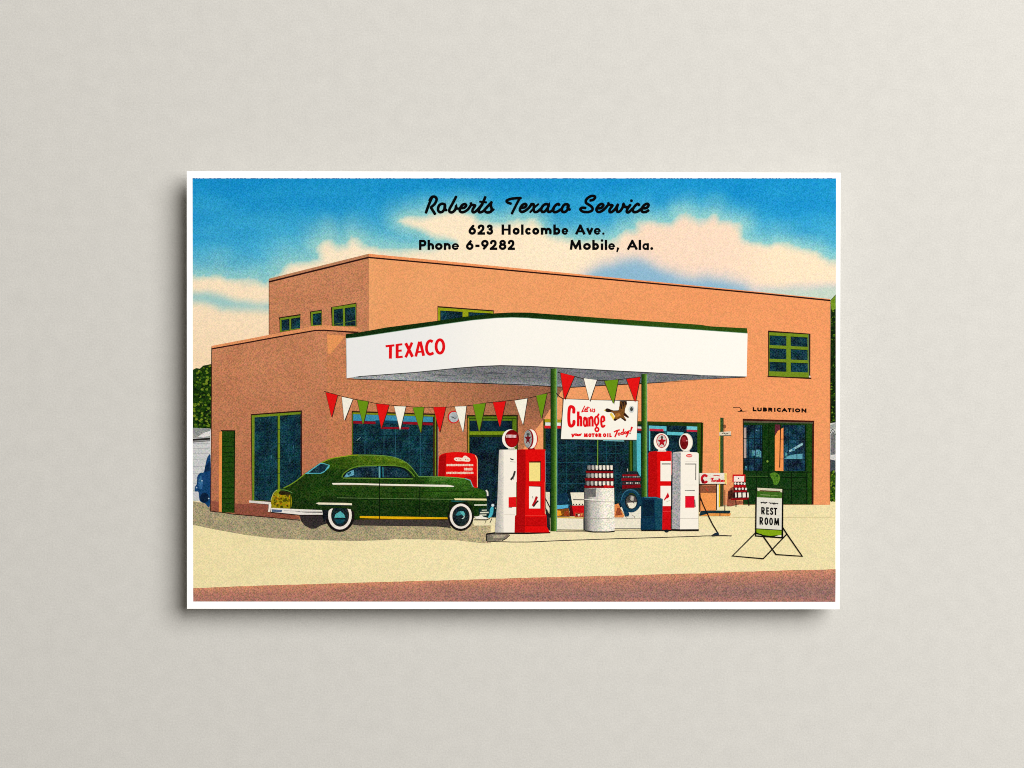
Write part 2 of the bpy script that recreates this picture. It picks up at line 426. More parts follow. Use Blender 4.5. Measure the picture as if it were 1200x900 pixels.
bs = Part('printed_bush', label='low green bush at the right edge of the forecourt')
foliage(bs, 972.3, 552, 979.2, 588, 60, [(40, 76, 14), (22, 46, 10), (80, 118, 24), (120, 146, 36)], L4((1034, 450), (1077, 440), (1074, 645), (1034, 645)), None, r=(.8, 1.7))
fcar = Part('printed_car', label='small dark blue car parked behind the station')
fcar.poly(catmull(L1((152, 312), (135, 345), (122, 400), (112, 440), (88, 445), (68, 470), (64, 520), (50, 545), (52, 575), (75, 580), (85, 640), (120, 658), (158, 662), (160, 320))), (22, 66, 112), .4)
fcar.poly(catmull(L1((95, 460), (78, 490), (76, 540), (95, 560), (108, 520))), (52, 104, 150), .4)
fcar.poly(L1((125, 400), (155, 360), (155, 430), (118, 440)), (14, 40, 72), .3)
fcar.ell(*L1((118, 620))[0], 5.2, 5.8, (12, 34, 60), .3)
for p in L1((148, 625), (100, 500), (62, 548)): fcar.ell(*p, .9, .9, (170, 196, 214), .1, n=8)

# ------------------------------------------------------------------ the station building
st = Part('printed_building', label='tan flat-roofed filling station building')
OR_L = (238, 152, 92); SH = (200, 124, 80)
def lit(x, y):
    c = mixc((237, 164, 108), (238, 154, 100), (x - 432) / 400)
    return mixc(c, (232, 148, 92), .3 * noise.noise((x / 40, y / 30, 6)) + .1)
def side(x, y):
    c = mixc((200, 133, 94), (180, 112, 80), smooth01((y - 380) / 220) * .8)
    return mixc(c, (176, 106, 72), .35 * noise.noise((x / 26, y / 26, 8)) + .1)
def under(x, y):
    c = mixc((200, 129, 88), (142, 93, 70), smooth01((x - 470) / 180))
    c = mixc(c, (196, 124, 84), smooth01((y - 470) / 40) * .75)
    return mixc(c, (170, 104, 72), .3 * noise.noise((x / 20, y / 20, 8)) + .05)
st.shade([(315.3, 328), (432, 299.5), (432, 396), (315.3, 396)], side, .36, 10)
st.shade([(432, 299.5), (973, 351.6), (972.2, 591.5), (432, 591.5)], lit, .2, 14)
st.shade(K5((166, 405), (920, 252), (985, 252), (1130, 270), (1130, 560), (985, 900), (985, 1700), (150, 1620)) [:6] + [(384, 612), (350, 608.5)] + L1((330, 735), (160, 712), (158, 700), (170, -400)), side, .36, 10)
st.shade([(383.5, 391), (410, 391), (410, 440), (560, 440), (668, 445), (660, 455), (638, 490), (628, 503), (611, 529), (606, 560), (606, 605.5), (383.5, 605.5)], under, .38, 10)
st.poly(K5((980, 312), (1108, 322), (1000, 452), (983, 444)), (232, 152, 92), .22)
st.shade(L1((160, 640), (225, 650), (225, 718), (160, 712)), lambda x, y: (150, 86, 66), .34, 10)
st.poly(L1((332, 660), (590, 668), (780, 755), (780, 772), (330, 738)), (142, 80, 62), .36)
st.line(L1((158, 714), (235, 722), (330, 736), (560, 756), (790, 778)), .9, (52, 26, 22), .15)
st.line(L1((162, 640), (160, 712)), .8, (60, 34, 28), .2)
st.line([(248.2, 407), (247.6, 520), (246.8, 598)], .9, (70, 38, 30), .2)
st.line([(315.4, 328), (315.4, 392)], .7, (96, 50, 36), .2)
st.line([(972.8, 352), (972.4, 591)], .6, (190, 110, 70), .2)
# parapet caps
pc = st.sub('parapet')
pc.poly([(315.2, 326.6), (432, 297.4), (432, 301.6), (315.2, 330)], (186, 128, 92), .28)
pc.line([(315.2, 330.3), (420, 304.6), (432, 301.6)], 1.8, (46, 20, 18), .1)
pc.poly([(432, 297.4), (620, 315.6), (820, 335.2), (973, 350.4), (973, 352.4), (820, 337.6), (620, 318.4), (432, 301.2)], (238, 150, 96), .2)
pc.line([(432, 301.7), (500, 307.8), (620, 318.9), (720, 328), (820, 337.3), (900, 344.8), (973.2, 352.2)], 1.7, (44, 18, 16), .1)
pc.poly(K5((168, 392), (400, 348), (700, 290), (900, 250), (930, 245), (985, 248), (1200, 265), (1200, 290), (1000, 283), (900, 283), (640, 328), (168, 412)), (226, 148, 98), .28)
pc.line(K5((168, 413), (400, 372), (640, 328), (900, 283), (960, 282), (1110, 292), (1200, 298)), 1.5, (52, 22, 20), .1)

GR = (112, 138, 32); GRD = (44, 70, 18); GLASS = (18, 58, 78)
def glassfn(c0, c1, seed=0):
    def f(x, y):
        return mixc(c0, c1, .5 + .9 * noise.noise((x / 9, y / 11, 3.7 + seed)))
    return f
G1 = glassfn((8, 36, 44), (20, 66, 78))
def quad_at(q, u, v):
    (ax, ay), (bx, by), (cx, cy), (dx, dy) = q
    return (ax * (1 - u) * (1 - v) + bx * u * (1 - v) + cx * u * v + dx * (1 - u) * v, ay * (1 - u) * (1 - v) + by * u * (1 - v) + cy * u * v + dy * (1 - u) * v)
def window(q, us, vs, frame=GR, glass=G1, dark=None, edge=None):
    w = st.sub('window')
    if dark: w.poly(dark, (48, 26, 20), .15)
    w.poly(q, frame, .22)
    p = w
    for (u0, u1) in us:
        for (v0, v1) in vs:
            w.shade([quad_at(q, u0, v0), quad_at(q, u1, v0), quad_at(q, u1, v1), quad_at(q, u0, v1)], glass, .8, 4)
            w.line([quad_at(q, u0, v1), quad_at(q, u0, v0), quad_at(q, u1, v0)], .6, (8, 18, 22), .1)
    return w
window(K5((648, 198), (790, 178), (790, 270), (650, 294)), [(.09, .47), (.57, 1)], [(.16, .95)], dark=K5((641, 192), (793, 168), (793, 182), (790, 272), (648, 296), (646, 210)))
window(K5((866, 156), (940, 145), (940, 248), (868, 252)), [(.2, .97)], [(.16, .95)], dark=K5((860, 150), (943, 138), (943, 248), (866, 252)))
w3 = window(K5((1016, 122), (1182, 96), (1184, 254), (1018, 252)), [(.08, .45), (.55, .98)], [(.14, .98)], dark=K5((1008, 120), (1187, 88), (1187, 254), (1014, 252)))
w3.line(K5((1030, 240), (1090, 230), (1180, 212)), .6, (92, 120, 50), .2)
window(K6((560, 122), (948, 150), (948, 230), (560, 232)), [(.045, .445), (.555, .97)], [(.2, .95)], frame=(150, 160, 24), dark=K6((556, 112), (952, 142), (952, 232), (556, 232)))
w5 = window(K8((607, 296), (887, 312), (890, 614), (605, 606)), [(.02, .435), (.55, .965)], [(.075, .29), (.365, .60), (.675, .885)], dark=K8((600, 284), (898, 306), (897, 620), (600, 612)))
w5.line(K8((596, 606), (905, 622)), 1.3, (58, 30, 22), .1)
w5.line(K8((885, 312), (888, 600)), .5, (70, 100, 100), .1)
w5.ell(*K8((893, 608))[0], 1.1, 1.2, (206, 200, 190), .1, n=8)
# tall side window
tw = st.sub('window')
TWG = glassfn((6, 40, 50), (18, 68, 80), 2)
tw.poly(L1((443, 32), (803, 5), (804, 620), (580, 650), (450, 645)), (50, 24, 20), .15)
tw.poly(L1((450, 40), (798, 16), (798, 640), (455, 640)), GR, .25)
tw.shade(L1((470, 55), (632, 44), (632, 640), (468, 638)), TWG, .8, 5)
tw.shade(L1((649, 42), (796, 32), (796, 620), (649, 640)), TWG, .8, 5)
for y in (140, 240, 345, 450, 560): tw.line(L1((470, y + 8), (632, y), (796, y - 8)), .5, (8, 34, 52), .2)
for x in (540, 700, 750): tw.line(L1((x, 60), (x, 630)), .5, (12, 44, 66), .2)
for (x, y, l) in ((515, 65, 25), (545, 330, 60), (590, 320, 50), (745, 250, 60), (770, 100, 40), (510, 420, 50), (720, 330, 70)): tw.line(L1((x, y), (x - 3, y + l * .5)), .4, (70, 122, 142), .3)
tw.line(L1((632, 45), (632, 640)), .6, (30, 50, 14), .1)
tw.line(L1((797, 20), (798, 560)), 1.2, (56, 22, 20), .1)
sl = tw
sl.poly(L1((432, 638), (590, 650), (590, 668), (432, 654)), (226, 218, 208), .2)
sl.line(L1((432, 656), (590, 670)), .6, (92, 52, 42), .1)
# narrow side door
sd = st.sub('door', label='narrow dark green plank door in the side wall')
sd.poly(L1((234, 148), (334, 148), (330, 726), (236, 722)), (34, 68, 14), .4)
sd.poly(L1((222, 158), (241, 152), (239, 722), (219, 716)), (238, 150, 78), .2)
sd.line(L1((234, 148), (335, 149)), 1.3, (40, 24, 14), .1)
for i in range(15): sd.line(L1((243, 190 + i * 36 + random.uniform(-5, 5)), (330, 190 + i * 36 + random.uniform(-6, 6))), .6, (14, 32, 8), .3)
sd.line(L1((329, 150), (327, 724)), .9, (16, 30, 10), .2)

# front plate window behind the car
M1, M2 = K(370, 440, 8), K(510, 440, 8)
fw = st.sub('window')
fw.poly(M1((338, 332), (1130, 358), (1148, 372), (1148, 960), (338, 960)), (56, 36, 20), .25)
fw.poly(M1((348, 346), (1112, 372), (1112, 386), (348, 362)), (126, 140, 22), .25)
FWG = glassfn((4, 34, 44), (18, 70, 80), 5)
fw.shade(M1((352, 362), (1100, 388), (1100, 960), (352, 960)), FWG, .8, 5)
fw.poly(M1((352, 364), (1098, 388), (1098, 436), (352, 424)), (58, 140, 172), .3)
fw.poly(M1((560, 420), (780, 424), (780, 450), (560, 444)), (14, 62, 86), .3)
fw.poly(M1((352, 426), (560, 434), (560, 456), (352, 450)), (140, 18, 34), .2)
fw.poly(M1((820, 432), (1098, 444), (1098, 468), (820, 456)), (140, 18, 34), .2)
fw.poly(M1((610, 482), (876, 486), (876, 504), (610, 502)), (136, 16, 32), .2)
for x in (462, 640, 750, 875, 985): fw.line(M1((x, 500), (x, 940)), .5, (50, 108, 128), .35)
for y in (560, 640, 740, 860): fw.line(M1((355, y), (1098, y + 4)), .5, (6, 26, 40), .3)
fw.line(M1((385, 610), (420, 580)), .5, (150, 190, 190), .2)
fw.line(M1((1122, 375), (1122, 940)), 1.3, (112, 138, 30), .25)
fw.line(M1((345, 350), (345, 940)), .9, (80, 100, 24), .25)
fw.line(M1((1146, 420), (1146, 940)), .6, (150, 150, 150), .2)
rs = st.sub('round_sign')
rs.ell(531.6, 488.8, 7.2, 7.4, (206, 28, 34), .12); rs.ell(531.8, 488.8, 5.8, 6.1, (176, 182, 186), .3)
rs.line(M2((148, 388), (165, 392), (185, 402), (200, 396)), .9, (40, 40, 44), .1)
# entrance
en = st.sub('door', label='tall glazed entrance door with green frame and transom')
en.poly(M2((296, 370), (775, 368), (775, 1332), (300, 1332)), (44, 36, 18), .25)
en.poly(M2((306, 384), (762, 384), (762, 1330), (306, 1330)), (86, 116, 24), .28)
en.shade(M2((322, 424), (722, 424), (722, 522), (322, 522)), glassfn((4, 26, 40), (16, 54, 70), 7), .5, 4)
en.line(M2((310, 404), (760, 404)), .9, (40, 66, 18), .2)
en.line(M2((722, 410), (722, 520)), .8, (30, 52, 16), .2)
en.poly(M2((322, 526), (722, 526), (722, 558), (322, 558)), (120, 144, 24), .3)
en.poly(M2((322, 556), (722, 556), (722, 578), (322, 578)), (40, 60, 14), .3)
en.shade(M2((322, 576), (700, 576), (700, 1328), (322, 1328)), glassfn((4, 26, 36), (12, 50, 62), 11), .8, 5)
en.line(M2((309, 400), (309, 900)), .8, (214, 150, 60), .2)
# big display window
cw = st.sub('window', label='wide display window with dark glass and a red and white strip')
cw.poly(L3((100, 68), (1200, 90), (1225, 92), (1215, 690), (100, 700)), (44, 62, 18), .3)
CWG = glassfn((4, 30, 38), (12, 54, 66), 13)
cw.shade(L3((116, 92), (700, 92), (700, 712), (116, 712)), CWG, .8, 5)
cw.shade(L3((755, 104), (1185, 118), (1185, 700), (755, 712)), CWG, .8, 5)
cw.poly(L3((110, 66), (225, 70), (225, 92), (110, 88)), (168, 150, 24), .25)
cw.poly(L3((114, 90), (222, 92), (222, 116), (114, 114)), (222, 226, 218), .2)
cw.poly(L3((108, 112), (222, 114), (222, 133), (108, 131)), (214, 34, 40), .2)
for x in (200, 265, 330, 400, 545, 610): cw.line(L3((x, 215), (x, 640)), .45, (26, 84, 96), .35)
for y in (248, 305, 372, 452, 520): cw.line(L3((118, y), (640, y + 2)), .5, (28, 86, 98), .35)
cw.poly(L3((520, 212), (668, 212), (668, 224), (520, 220)), (120, 190, 196), .3)
cw.line(L3((482, 205), (481, 392)), 2.2, (20, 48, 12), .2); cw.line(L3((483, 205), (482, 392)), .9, (120, 160, 60), .2)
cw.poly(L3((700, 212), (730, 212), (733, 440), (700, 440)), (22, 50, 10), .25); cw.line(L3((716, 215), (717, 440)), .9, (116, 140, 30), .2)
cw.poly(L3((731, 215), (755, 215), (755, 460), (733, 460)), (40, 104, 96), .3)
cw.poly(L3((755, 165), (786, 168), (786, 470), (758, 462)), (84, 184, 196), .25)
cw.poly(L3((758, 118), (790, 120), (790, 135), (758, 133)), (222, 226, 218), .2)
cw.poly(L3((758, 132), (790, 134), (790, 148), (758, 146)), (200, 40, 50), .2)
cw.poly(L3((830, 92), (1200, 96), (1200, 112), (830, 108)), (36, 58, 18), .25)
cw.poly(L3((842, 112), (966, 118), (966, 190), (954, 190), (954, 150), (852, 148), (852, 290), (842, 290)), (92, 186, 200), .25)
cw.poly(L3((846, 133), (945, 137), (945, 153), (846, 150)), (190, 42, 66), .2)
cw.poly(L3((955, 150), (968, 150), (972, 290), (958, 290)), (30, 90, 108), .3)
cw.poly(L3((970, 155), (1086, 160), (1086, 182), (970, 178)), (94, 190, 200), .25)
cw.poly(L3((1108, 116), (1184, 120), (1184, 144), (1108, 142)), (110, 196, 206), .25)
cw.poly(L3((1108, 140), (1184, 143), (1184, 158), (1108, 154)), (190, 42, 66), .2)
cw.poly(L4((102, 95), (131, 92), (128, 465), (104, 460)), (50, 82, 16), .3)
cw.line(L4((0, 92), (132, 93), (127, 460)), 1.2, (26, 24, 12), .1)
# low wall under the display window, with things standing in front of it
lw = st.sub('kerb_wall')
lw.poly(L3((190, 765), (388, 768), (388, 842), (190, 842)), (236, 228, 204), .15)
lw.poly(L3((600, 752), (790, 748), (788, 836), (600, 836)), (236, 228, 206), .15)
lw.line(L3((190, 846), (400, 848)), 1.1, (40, 34, 30), .1); lw.line(L3((600, 838), (790, 838)), 1.0, (40, 34, 30), .1)
lw.line(L3((604, 768), (786, 766)), .5, (170, 160, 140), .2)
# lubrication bay door
D1 = K(850, 460, 12); D2 = K(860, 520, 12)
bd = st.sub('door', label='wide dark green double service door with small panes')
bd.poly(L4((422, 64), (924, 78), (920, 668), (424, 668)), (62, 22, 18), .25)
bd.poly(L4((428, 80), (912, 92), (908, 668), (428, 668)), (24, 56, 20), .45)
bd.poly(L4((428, 78), (916, 90), (916, 98), (428, 90)), (92, 86, 66), .3)
bd.poly(L4((876, 100), (906, 104), (904, 668), (880, 668)), (34, 70, 16), .4)
DG = glassfn((8, 26, 40), (30, 78, 98), 17)
bd.shade(L4((432, 108), (566, 110), (566, 430), (432, 428)), DG, .8, 3)
bd.shade(L4((700, 108), (862, 112), (862, 432), (700, 432)), DG, .8, 3)
bd.poly(L4((430, 128), (447, 126), (447, 345), (430, 340)), (178, 158, 148), .2)
bd.poly(L4((564, 100), (650, 104), (650, 436), (564, 434)), (18, 52, 12), .5)
bd.line(L4((606, 100), (606, 440)), .9, (8, 28, 8), .2)
bd.poly(L4((648, 104), (684, 106), (684, 140), (660, 158), (648, 190)), (96, 40, 52), .3)
bd.poly(L4((648, 186), (668, 150), (708, 126), (708, 432), (648, 430)), (242, 150, 82), .15)
bd.line(L4((688, 108), (682, 408)), 1.1, (36, 20, 14), .1)
for y in (205, 345): bd.line(L4((686, y + 2), (862, y + 4)), .7, (10, 24, 32), .1)
for y in (202, 343): bd.line(L4((428, y), (566, y + 1)), .7, (10, 24, 32), .1)
for x in (462, 505, 548): bd.line(L4((x, 108), (x, 430)), .8, (8, 24, 34), .2)
for x in (742, 803): bd.line(L4((x, 110), (x, 432)), .8, (8, 22, 36), .2)
bd.line(L4((560, 108), (560, 430)), 1.2, (10, 34, 16), .2); bd.line(L4((862, 110), (862, 432)), 1.2, (8, 26, 14), .2)
bd.poly(L4((745, 288), (842, 232), (846, 248), (752, 300)), (140, 186, 192), .3)
bd.poly(L4((712, 346), (742, 325), (800, 312), (842, 310), (842, 348)), (92, 158, 172), .3)
bd.line(L4((803, 230), (803, 350)), .8, (20, 52, 76), .1)
for (x, y, w, h) in ((488, 285, 22, 40), (515, 280, 30, 50), (440, 395, 10, 30), (515, 140, 10, 10), (720, 300, 12, 30), (768, 270, 22, 22), (540, 290, 12, 46)):
    bd.poly(L4((x, y), (x + w, y + 3), (x + w - 2, y + h), (x + 2, y + h)), (80, 140, 154), .8)
for a, b in (((430, 438), (905, 440)), ((440, 475), (880, 478)), ((440, 560), (880, 565))): bd.line(L4(a, b), .9, (8, 30, 8), .3)
for x in (520, 606, 765, 872): bd.line(L4((x, 440), (x, 665)), .8, (8, 30, 8), .3)
bd.line(L4((440, 468), (600, 470)), .5, (70, 104, 50), .3)
bd.ell(*L4((596, 364))[0], 1.3, 1.4, (120, 150, 60), .2, n=8)
bd.poly(catmull(L4((612, 452), (640, 442), (665, 448), (684, 470), (680, 500), (662, 528), (640, 524), (634, 500), (622, 480))), (80, 126, 36), .5)
bd.poly(L4((655, 455), (672, 460), (668, 478), (656, 474)), (40, 84, 24), .2)
BLK = (22, 14, 12)
lb = st.sub('wall_lettering')
lb.line(D1((108, 210), (200, 208), (222, 238)), .7, BLK, .05); lb.poly(D1((200, 262), (222, 228), (245, 262)), BLK, .05); lb.line(D1((172, 268), (300, 260)), .8, BLK, .05)
text(lb, [(c, 850 + a / 12, 850 + b / 12) for c, a, b in (('L', 384, 438), ('U', 448, 512), ('B', 528, 585), ('R', 602, 662), ('I', 686, 704), ('C', 722, 786), ('A', 792, 870), ('T', 876, 930), ('I', 944, 962), ('O', 978, 1054), ('N', 1070, 1140))],
     460 + 264 / 12, 460 + 206 / 12, 1.7, BLK, slope=17 / 650 * 1.0, xs=850 + 410 / 12)

# ------------------------------------------------------------------ pipe post by the bay, small plate
pp = Part('printed_post', label='slim dark green post with a small plate against the wall')
pp.poly(L4((264, 56), (287, 58), (287, 680), (262, 680)), (52, 78, 44), .35)
pp.line(L4((286, 58), (286, 680)), .6, (26, 34, 20), .1)
pp.line(L4((261, 70), (260, 680)), 1.0, (226, 186, 30), .2)
pl = pp.sub('plate'); pl.poly(L4((258, 158), (338, 152), (340, 182), (258, 184)), (214, 204, 180), .2)
pl.line(L4((260, 184), (342, 183)), .8, (30, 22, 16), .1); pl.line(L4((275, 168), (290, 164), (300, 172), (320, 166)), .9, (80, 74, 64), .1)
pl.ell(*L4((296, 118))[0], 1.6, 2.4, (140, 88, 60), .3, n=10); pl.line(L4((296, 105), (296, 152)), .5, (120, 74, 50), .2)

# ------------------------------------------------------------------ vending machine
vm = Part('printed_vending_machine', label='red rounded vending machine behind the car')
vm.poly(catmull(L2((560, 480), (566, 345), (580, 318), (620, 304), (690, 298), (770, 304), (820, 318), (838, 345), (840, 420), (840, 548)), m=5) + L2((740, 560), (560, 500)), (226, 16, 14), .12)
vm.poly(L2((563, 470), (567, 345), (582, 320), (616, 308), (612, 470)), (168, 6, 10), .2)
vm.poly(L2((740, 475), (800, 460), (832, 470), (832, 545), (770, 520)), (190, 10, 12), .2)
vm.line(L2((822, 322), (836, 350), (837, 545)), .9, (236, 190, 140), .15)
let = vm.sub('lettering'); CRM = (244, 226, 204)
V = K(490, 525, 12)
let.poly(catmull(V((505, 160), (515, 138), (560, 132), (620, 138), (640, 115), (662, 108), (690, 120), (728, 150), (730, 180), (700, 192), (620, 185), (540, 184)), True), CRM, .15)
for (x, y) in ((540, 160), (575, 155), (600, 165), (665, 160), (700, 165)): let.ell(*V((x, y))[0], .7, .8, (216, 96, 84), .1, n=8)
for (x0, x1, y, hh) in ((400, 775, 240, 32), (645, 775, 297, 40), (395, 778, 350, 34)):
    x = x0
    while x < x1 - 8:
        ww = random.uniform(14, 28); b = min(x + ww, x1)
        let.poly(V((x, y - hh * random.uniform(.35, .52)), (b, y - hh * random.uniform(.35, .52)), (b, y + hh * random.uniform(.35, .5)), (x, y + hh * random.uniform(.35, .5))), mixc(CRM, (224, 120, 100), random.random() * .45), .1)
        x = b + random.uniform(1, 3)

# ------------------------------------------------------------------ the car
A1, A2, A3, A4, A5 = K(305, 525, 12), K(395, 525, 12), K(490, 525, 12), K(305, 560, 12), K(490, 560, 12)
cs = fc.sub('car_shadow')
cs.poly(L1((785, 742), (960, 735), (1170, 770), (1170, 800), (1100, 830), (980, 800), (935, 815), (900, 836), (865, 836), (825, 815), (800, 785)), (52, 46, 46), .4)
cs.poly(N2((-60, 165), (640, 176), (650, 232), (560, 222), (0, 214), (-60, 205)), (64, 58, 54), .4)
car = Part('printed_car', label='long dark green sedan parked at the pumps')
outline = A1((150, 740), (158, 690), (180, 648), (230, 590), (330, 560), (430, 510), (520, 450), (600, 385), (680, 320), (770, 260), (850, 205), (950, 158), (1050, 130), (1190, 110)) \
    + A2((200, 95), (400, 91), (600, 98), (750, 115), (850, 140), (950, 185), (1030, 245), (1100, 330), (1150, 400)) \
    + A3((100, 400), (350, 400), (550, 412), (690, 430), (735, 455), (755, 510), (775, 548), (850, 568), (920, 592), (952, 630), (962, 720), (965, 860))
outline = catmull(outline, m=4) + [(570, 600), (566, 606), (548, 607), (525, 609), (415, 609), (400, 606), (380, 600), (330, 598), (317.5, 594)]
def carfn(x, y):
    n = noise.noise((x / 7, y / 3, 2.2)) * .35
    if y < 549:
        c = mixc((52, 84, 14), (104, 136, 26), smooth01((x - 385) / 60))
        c = mixc(c, (70, 104, 20), smooth01((y - 538) / 12) * .6)
    else: c = (40, 72, 16)
    if y > 549: c = mixc(c, (36, 68, 16), (y - 549) / 20)
    if y > 566: c = mixc(c, (44, 78, 18), smooth01((y - 566) / 8))
    if y > 580: c = mixc(c, (28, 56, 12), smooth01((y - 580) / 12))
    if x > 490 and y < 583: c = mixc(c, mixc((86, 140, 48), (52, 96, 24), (y - 558) / 16), smooth01((x - 488) / 25))
    if x < 372 and y > 545: c = mixc(c, (30, 50, 10), .5 * smooth01((372 - x) / 20))
    return mixc(c, (18, 40, 10), .25 + n)
car.shade(outline, carfn, .6, 4, 3)
car.line(catmull(A1((330, 562), (430, 512), (520, 452), (600, 388), (640, 355))), 1.1, (116, 150, 36), .2)
car.line(catmull(A1((850, 212), (950, 166), (1050, 137), (1190, 117)) + A2((200, 103), (300, 98))), 1.1, (142, 164, 30), .2)
car.line(catmull(A2((300, 98), (600, 104), (750, 120), (850, 146), (950, 192), (1025, 250), (1095, 336), (1146, 402))), .8, (104, 148, 66), .2)
car.line(A3((5, 404), (350, 405), (550, 418), (690, 436)), .7, (120, 168, 80), .2)
car.line(A3((660, 428), (735, 455), (755, 510), (775, 548)), 1.0, (120, 170, 176), .2)
# yellow tail and bronze lamp area
tl = car.sub('tail_panel', label='mustard yellow tail of the green car')
tl.poly(catmull(A1((155, 820), (160, 720), (185, 655), (235, 605), (290, 600), (300, 640), (330, 660), (430, 660), (430, 840), (300, 850), (170, 840)), True), (150, 138, 14), .3)
for i in range(60):
    x = random.uniform(185, 415); y = random.uniform(650, 830)
    tl.ell(*A1((x, y))[0], random.uniform(.8, 2), random.uniform(.8, 1.7), random.choice([(176, 150, 20), (190, 134, 24), (112, 94, 12), (72, 74, 10), (84, 60, 14), (160, 160, 36)]), .3, n=9)
tl.poly(A1((262, 610), (290, 600), (420, 620), (425, 655), (290, 660), (262, 640)), (42, 36, 16), .35)
tl.line(A1((285, 590), (330, 588), (400, 605), (450, 630)), .9, (96, 140, 70), .2, smooth=True)
tl.poly(A1((225, 600), (250, 578), (290, 575), (262, 625), (232, 640)), (124, 150, 24), .3)
tl.line(A1((150, 742), (165, 690), (190, 632), (235, 588)), .7, (190, 196, 120), .15, smooth=True)
tl.line(A1((425, 660), (428, 840)), .7, (60, 76, 14), .2)
# windows
CY = (86, 176, 186); CG = glassfn((10, 30, 42), (34, 70, 84), 23)
rw = car.sub('window')
rw.poly(A1((625, 365), (680, 325), (770, 262), (850, 205), (900, 215), (980, 240), (970, 275), (900, 340), (855, 362)), CY, .2)
rw.shade(A1((680, 350), (740, 300), (850, 222), (905, 226), (958, 244), (905, 322), (850, 348)), CG, .7, 3)
rw.line(A1((720, 352), (850, 352)), .6, (60, 130, 150), .1)
sw = car.sub('window')
sw.line(catmull(A2((70, 415), (85, 370), (140, 322), (210, 282), (300, 258), (420, 248), (600, 244), (780, 246), (900, 262), (980, 290), (1050, 350), (1090, 405))), 1.2, (96, 136, 40), .2)
sw.poly(catmull(A2((78, 415), (95, 372), (150, 325), (220, 290), (320, 264), (450, 256), (600, 252), (780, 252), (890, 266), (960, 292), (1020, 345), (1060, 410)), m=4) + A2((1060, 420), (85, 424)), (12, 26, 28), .3)
sw.shade(A2((105, 410), (130, 360), (180, 325), (240, 290), (330, 275), (585, 272), (585, 412)), CG, .7, 3)
sw.shade(A2((622, 272), (780, 272), (890, 285), (940, 310), (1000, 360), (1045, 412), (622, 414)), CG, .7, 3)
sw.poly(A2((100, 410), (140, 350), (200, 318), (235, 312), (240, 380), (190, 395), (130, 412)), (96, 160, 182), .45)
sw.poly(A2((140, 360), (190, 335), (205, 350), (160, 385)), (26, 70, 92), .3)
for (x, y) in ((500, 300), (420, 330), (700, 300), (760, 340), (830, 320), (990, 365)): sw.line(A2((x, y), (x + 8, y + 26)), .5, (74, 108, 112), .5)
sw.line(A2((598, 256), (600, 420)), 2.6, (34, 104, 120), .25); sw.line(A2((592, 262), (594, 415)), .7, (150, 200, 196), .15); sw.line(A2((645, 265), (648, 412)), 1.0, (52, 138, 152), .2)
sw.line(A2((82, 422), (580, 426), (640, 428), (1070, 434)), 1.0, (108, 148, 52), .25)
sw.line(A2((300, 268), (560, 262)), .6, (80, 120, 110), .2)
# wheels
def wheel(cx, cy, rx, ry, wrx, wry, hrx, hry, kind):
    w = car.sub('wheel')
    w.ell(cx, cy, rx + .6, ry + .5, (26, 22, 20), .35)
    w.ell(cx, cy - .2, wrx, wry, (238, 230, 220), .15)
    w.ell(cx + .2, cy, hrx + 1.0, hry + 1.0, (52, 46, 40), .25)
    w.ell(cx, cy, hrx, hry, (22, 38, 42), .6)
    if kind:
        w.poly(A5((525, 525), (560, 478), (580, 468), (610, 520), (560, 530)), (52, 128, 134), .3)
        w.poly(A5((585, 468), (640, 470), (660, 510), (640, 540), (600, 500)), (90, 182, 182), .3)
        w.line(A5((650, 530), (642, 560), (615, 575)), 1.0, (190, 214, 206), .1, smooth=True)
    else:
        w.poly(catmull(L1((1032, 760), (1040, 735), (1062, 722), (1072, 714), (1084, 722), (1100, 738), (1108, 760))), (84, 176, 178), .3)
        w.poly(L1((1032, 772), (1108, 772), (1090, 800), (1048, 800)), (20, 70, 84), .3)
    return w
wheel(540.0, 605.0, 14.6, 16.6, 13.0, 14.7, 9.2, 11.0, True)
wheel(398.4, 604.0, 16.6, 18.8, 13.9, 16.7, 9.6, 12.2, False)
ws = car.sub('fender_skirt')
ws.poly(L1((940, 610), (1190, 610), (1190, 735), (1172, 716), (1150, 702), (1110, 694), (1060, 691), (1010, 696), (985, 712), (955, 742), (945, 708)), (26, 48, 14), .4)
ws.line(A5((440, 500), (460, 420), (520, 362), (600, 342), (680, 356), (740, 420), (768, 500)), 1.3, (16, 34, 10), .2, smooth=True)

car.poly(A4((875, 455), (965, 445), (945, 560), (900, 620), (880, 560)), (20, 26, 30), .5)
car.poly(A5((440, 345), (520, 330), (690, 335), (770, 400), (790, 520), (770, 520), (740, 430), (680, 360), (600, 345), (520, 365), (460, 430), (440, 520), (425, 500)), (16, 34, 10), .4)
# trim
tm = car.sub('chrome_trim'); CH = (240, 234, 216)
tm.poly(A1((1008, 492), (1200, 490)) + A2((600, 503), (1150, 512)) + A3((10, 512), (420, 518), (510, 535), (495, 548), (10, 538)) + A2((600, 526), (250, 516)) + A1((1020, 515)), CH, .12)
tm.line(A2((0, 528), (590, 536), (1200, 545)), .9, (70, 74, 40), .2)
tm.line(A2((0, 700), (600, 708), (1200, 716)) + A3((500, 722)), .6, (108, 138, 80), .35)
tm.line(A2((0, 715), (600, 722), (1200, 730)), .7, (14, 34, 8), .2)
tm.poly(A3((505, 708), (960, 712), (968, 738), (520, 732)), (238, 226, 170), .15)
tm.poly(A3((460, 738), (700, 744), (520, 760), (470, 752)), (26, 92, 92), .2)
tm.poly(A4((780, 356), (820, 346), (1200, 352), (1290, 358), (1290, 384), (1200, 382), (820, 374)), (238, 230, 200), .15)
tm.line(A4((800, 380), (1290, 392)), .8, (20, 40, 44), .2)
